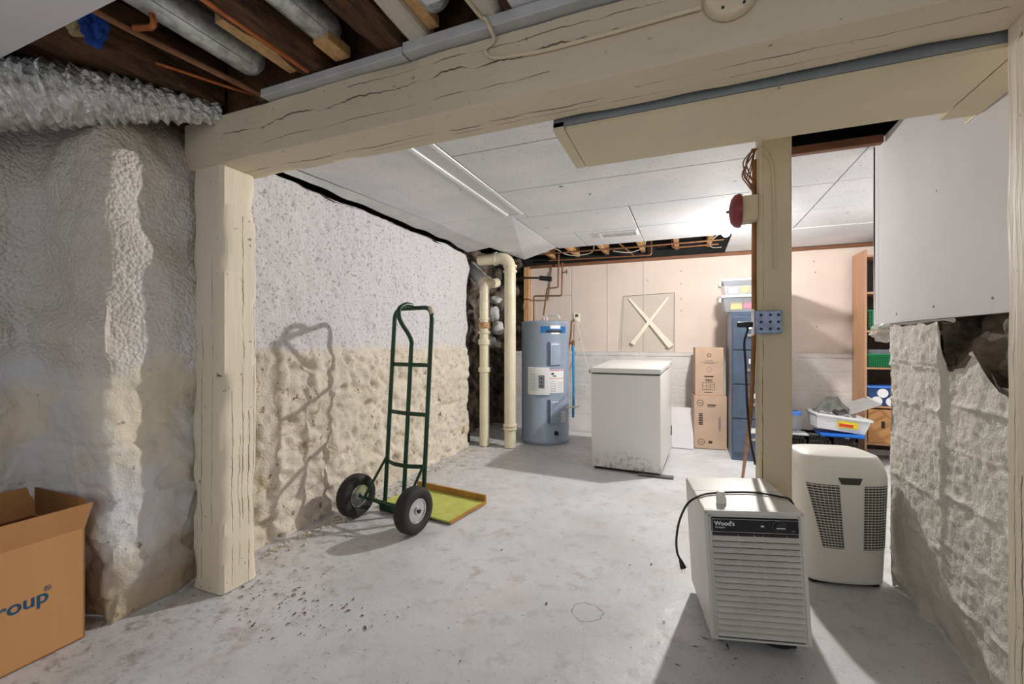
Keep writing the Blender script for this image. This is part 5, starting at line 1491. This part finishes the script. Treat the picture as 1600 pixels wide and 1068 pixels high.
# ---------------------------------------------------------------- big open carton at the left
bx = thing('moving_box', 'large open brown cardboard box with blue lettering at the lower left', 'cardboard box', (-2.125, 0.925, 0), R(0.5))
BL, BW_, BH = 0.72, 0.36, 0.415   # runs towards -Y and -X
m = MB(); t_ = 0.005
m.box((-BW_, -BL, 0), (0, 0, t_)); m.box((-t_, -BL, 0), (0, 0, BH)); m.box((-BW_, -BL, 0), (-BW_+t_, 0, BH)); m.box((-BW_, -t_, 0), (0, 0, BH)); m.box((-BW_, -BL, 0), (0, -BL+t_, BH))
m.build('carton', 'card', bx, False)
m = MB(); m.box((-BW_+t_, -BL+t_, t_), (-BW_+t_+0.001, -t_, BH-0.002)); m.box((-BW_+t_, -t_-0.001, t_), (-t_, -t_, BH-0.002)); m.build('inner_lining', 'cardin', bx, False)
def flap(a, b, out, up, w_):
    g = MB()
    A, B = V(a), V(b); o_ = V(out)*1.0+V((0, 0, up)); d_ = (B-A).normalized()*w_
    n_ = V((out[0], out[1], 0)).normalized()*0.004 if V((out[0], out[1], 0)).length > 0 else V((0.004, 0, 0))
    g.hexa([A, B, B-n_, A-n_], [A+o_+d_*0, B+o_, B+o_-n_, A+o_-n_])
    g.build('flap', 'card', bx, False)
flap((0, -BL, BH), (0, 0, BH), (0.055, 0.0, 0), 0.105, 0)
flap((0, 0, BH), (-BW_, 0, BH), (0.0, 0.0, 0), 0.11, 0)
flap((-BW_, -BL, BH), (-BW_, 0, BH), (-0.03, 0, 0), 0.11, 0)
flap((-BW_, -BL, BH), (0, -BL, BH), (0.0, -0.05, 0), 0.10, 0)
LR = Matrix.Rotation(PI/2, 4, 'Z') @ Matrix.Rotation(PI/2, 4, 'X')
text_mesh('box_lettering', 'Group', 0.068, 'boxlogo', Matrix.Translation((0.0006, -0.101, 0.196)) @ LR, bx, font_bold=0.001, align='RIGHT')
text_mesh('registered_mark', '®', 0.026, 'boxlogo', Matrix.Translation((0.0006, -0.114, 0.232)) @ LR, bx)

# ---------------------------------------------------------------- floor debris
g = MB()
random.seed(5)
def chip(p, s_):
    a = random.uniform(0, PI); n_ = random.randint(3, 5)
    ca, sa = math.cos(a), math.sin(a)
    vs = []
    for k in range(n_):
        u_ = math.cos(2*PI*k/n_+a*3)*s_*random.uniform(.7, 1.9); v_ = math.sin(2*PI*k/n_+a*3)*s_*random.uniform(.2, .8)
        vs.append(g.bm.verts.new((p.x+ca*u_-sa*v_, p.y+sa*u_+ca*v_, 0.0015)))
    top = g.bm.verts.new((p.x, p.y, 0.0025+s_*0.18))
    for k in range(n_): g.bm.faces.new((vs[k], vs[(k+1) % n_], top))
    g.bm.faces.new(vs[::-1])
for _ in range(330):
    r_ = random.random()
    if r_ < 0.55: p = at_z(random.gauss(430, 60), random.gauss(920, 28), 0)
    elif r_ < 0.8: p = at_z(random.gauss(480, 45), random.gauss(965, 22), 0)
    elif r_ < 0.9: p = at_z(random.uniform(420, 1050), random.uniform(800, 1060), 0)
    else: p = at_z(random.gauss(1120, 35), random.gauss(1015, 20), 0)
    if p.x < -2.02 and p.y > 1: p.x = -1.98+random.random()*0.1
    chip(p, 0.002+0.008*random.random()**2.5)
o = g.build('floor_debris', mat('brown_debris', srgb(104, 78, 48), 0.9, var=0.3, vs=30, bump=0)); tag(o, 'scattered brown leaf and paint flakes on the grey floor near the post', 'debris', None, 'stuff')
g = MB()
for _ in range(420):
    y = random.uniform(1.4, 4.1); x = -2.10+abs(random.gauss(0, 0.05))
    s_ = random.uniform(0.003, 0.010)
    g.sphere((x, y, s_*0.3), s_, 5, (1, 1, 0.6))
o = g.build('stucco_crumbs', 'stucco', None, False); tag(o, 'crumbs of fallen stucco along the foot of the left wall', 'crumbs', None, 'stuff')
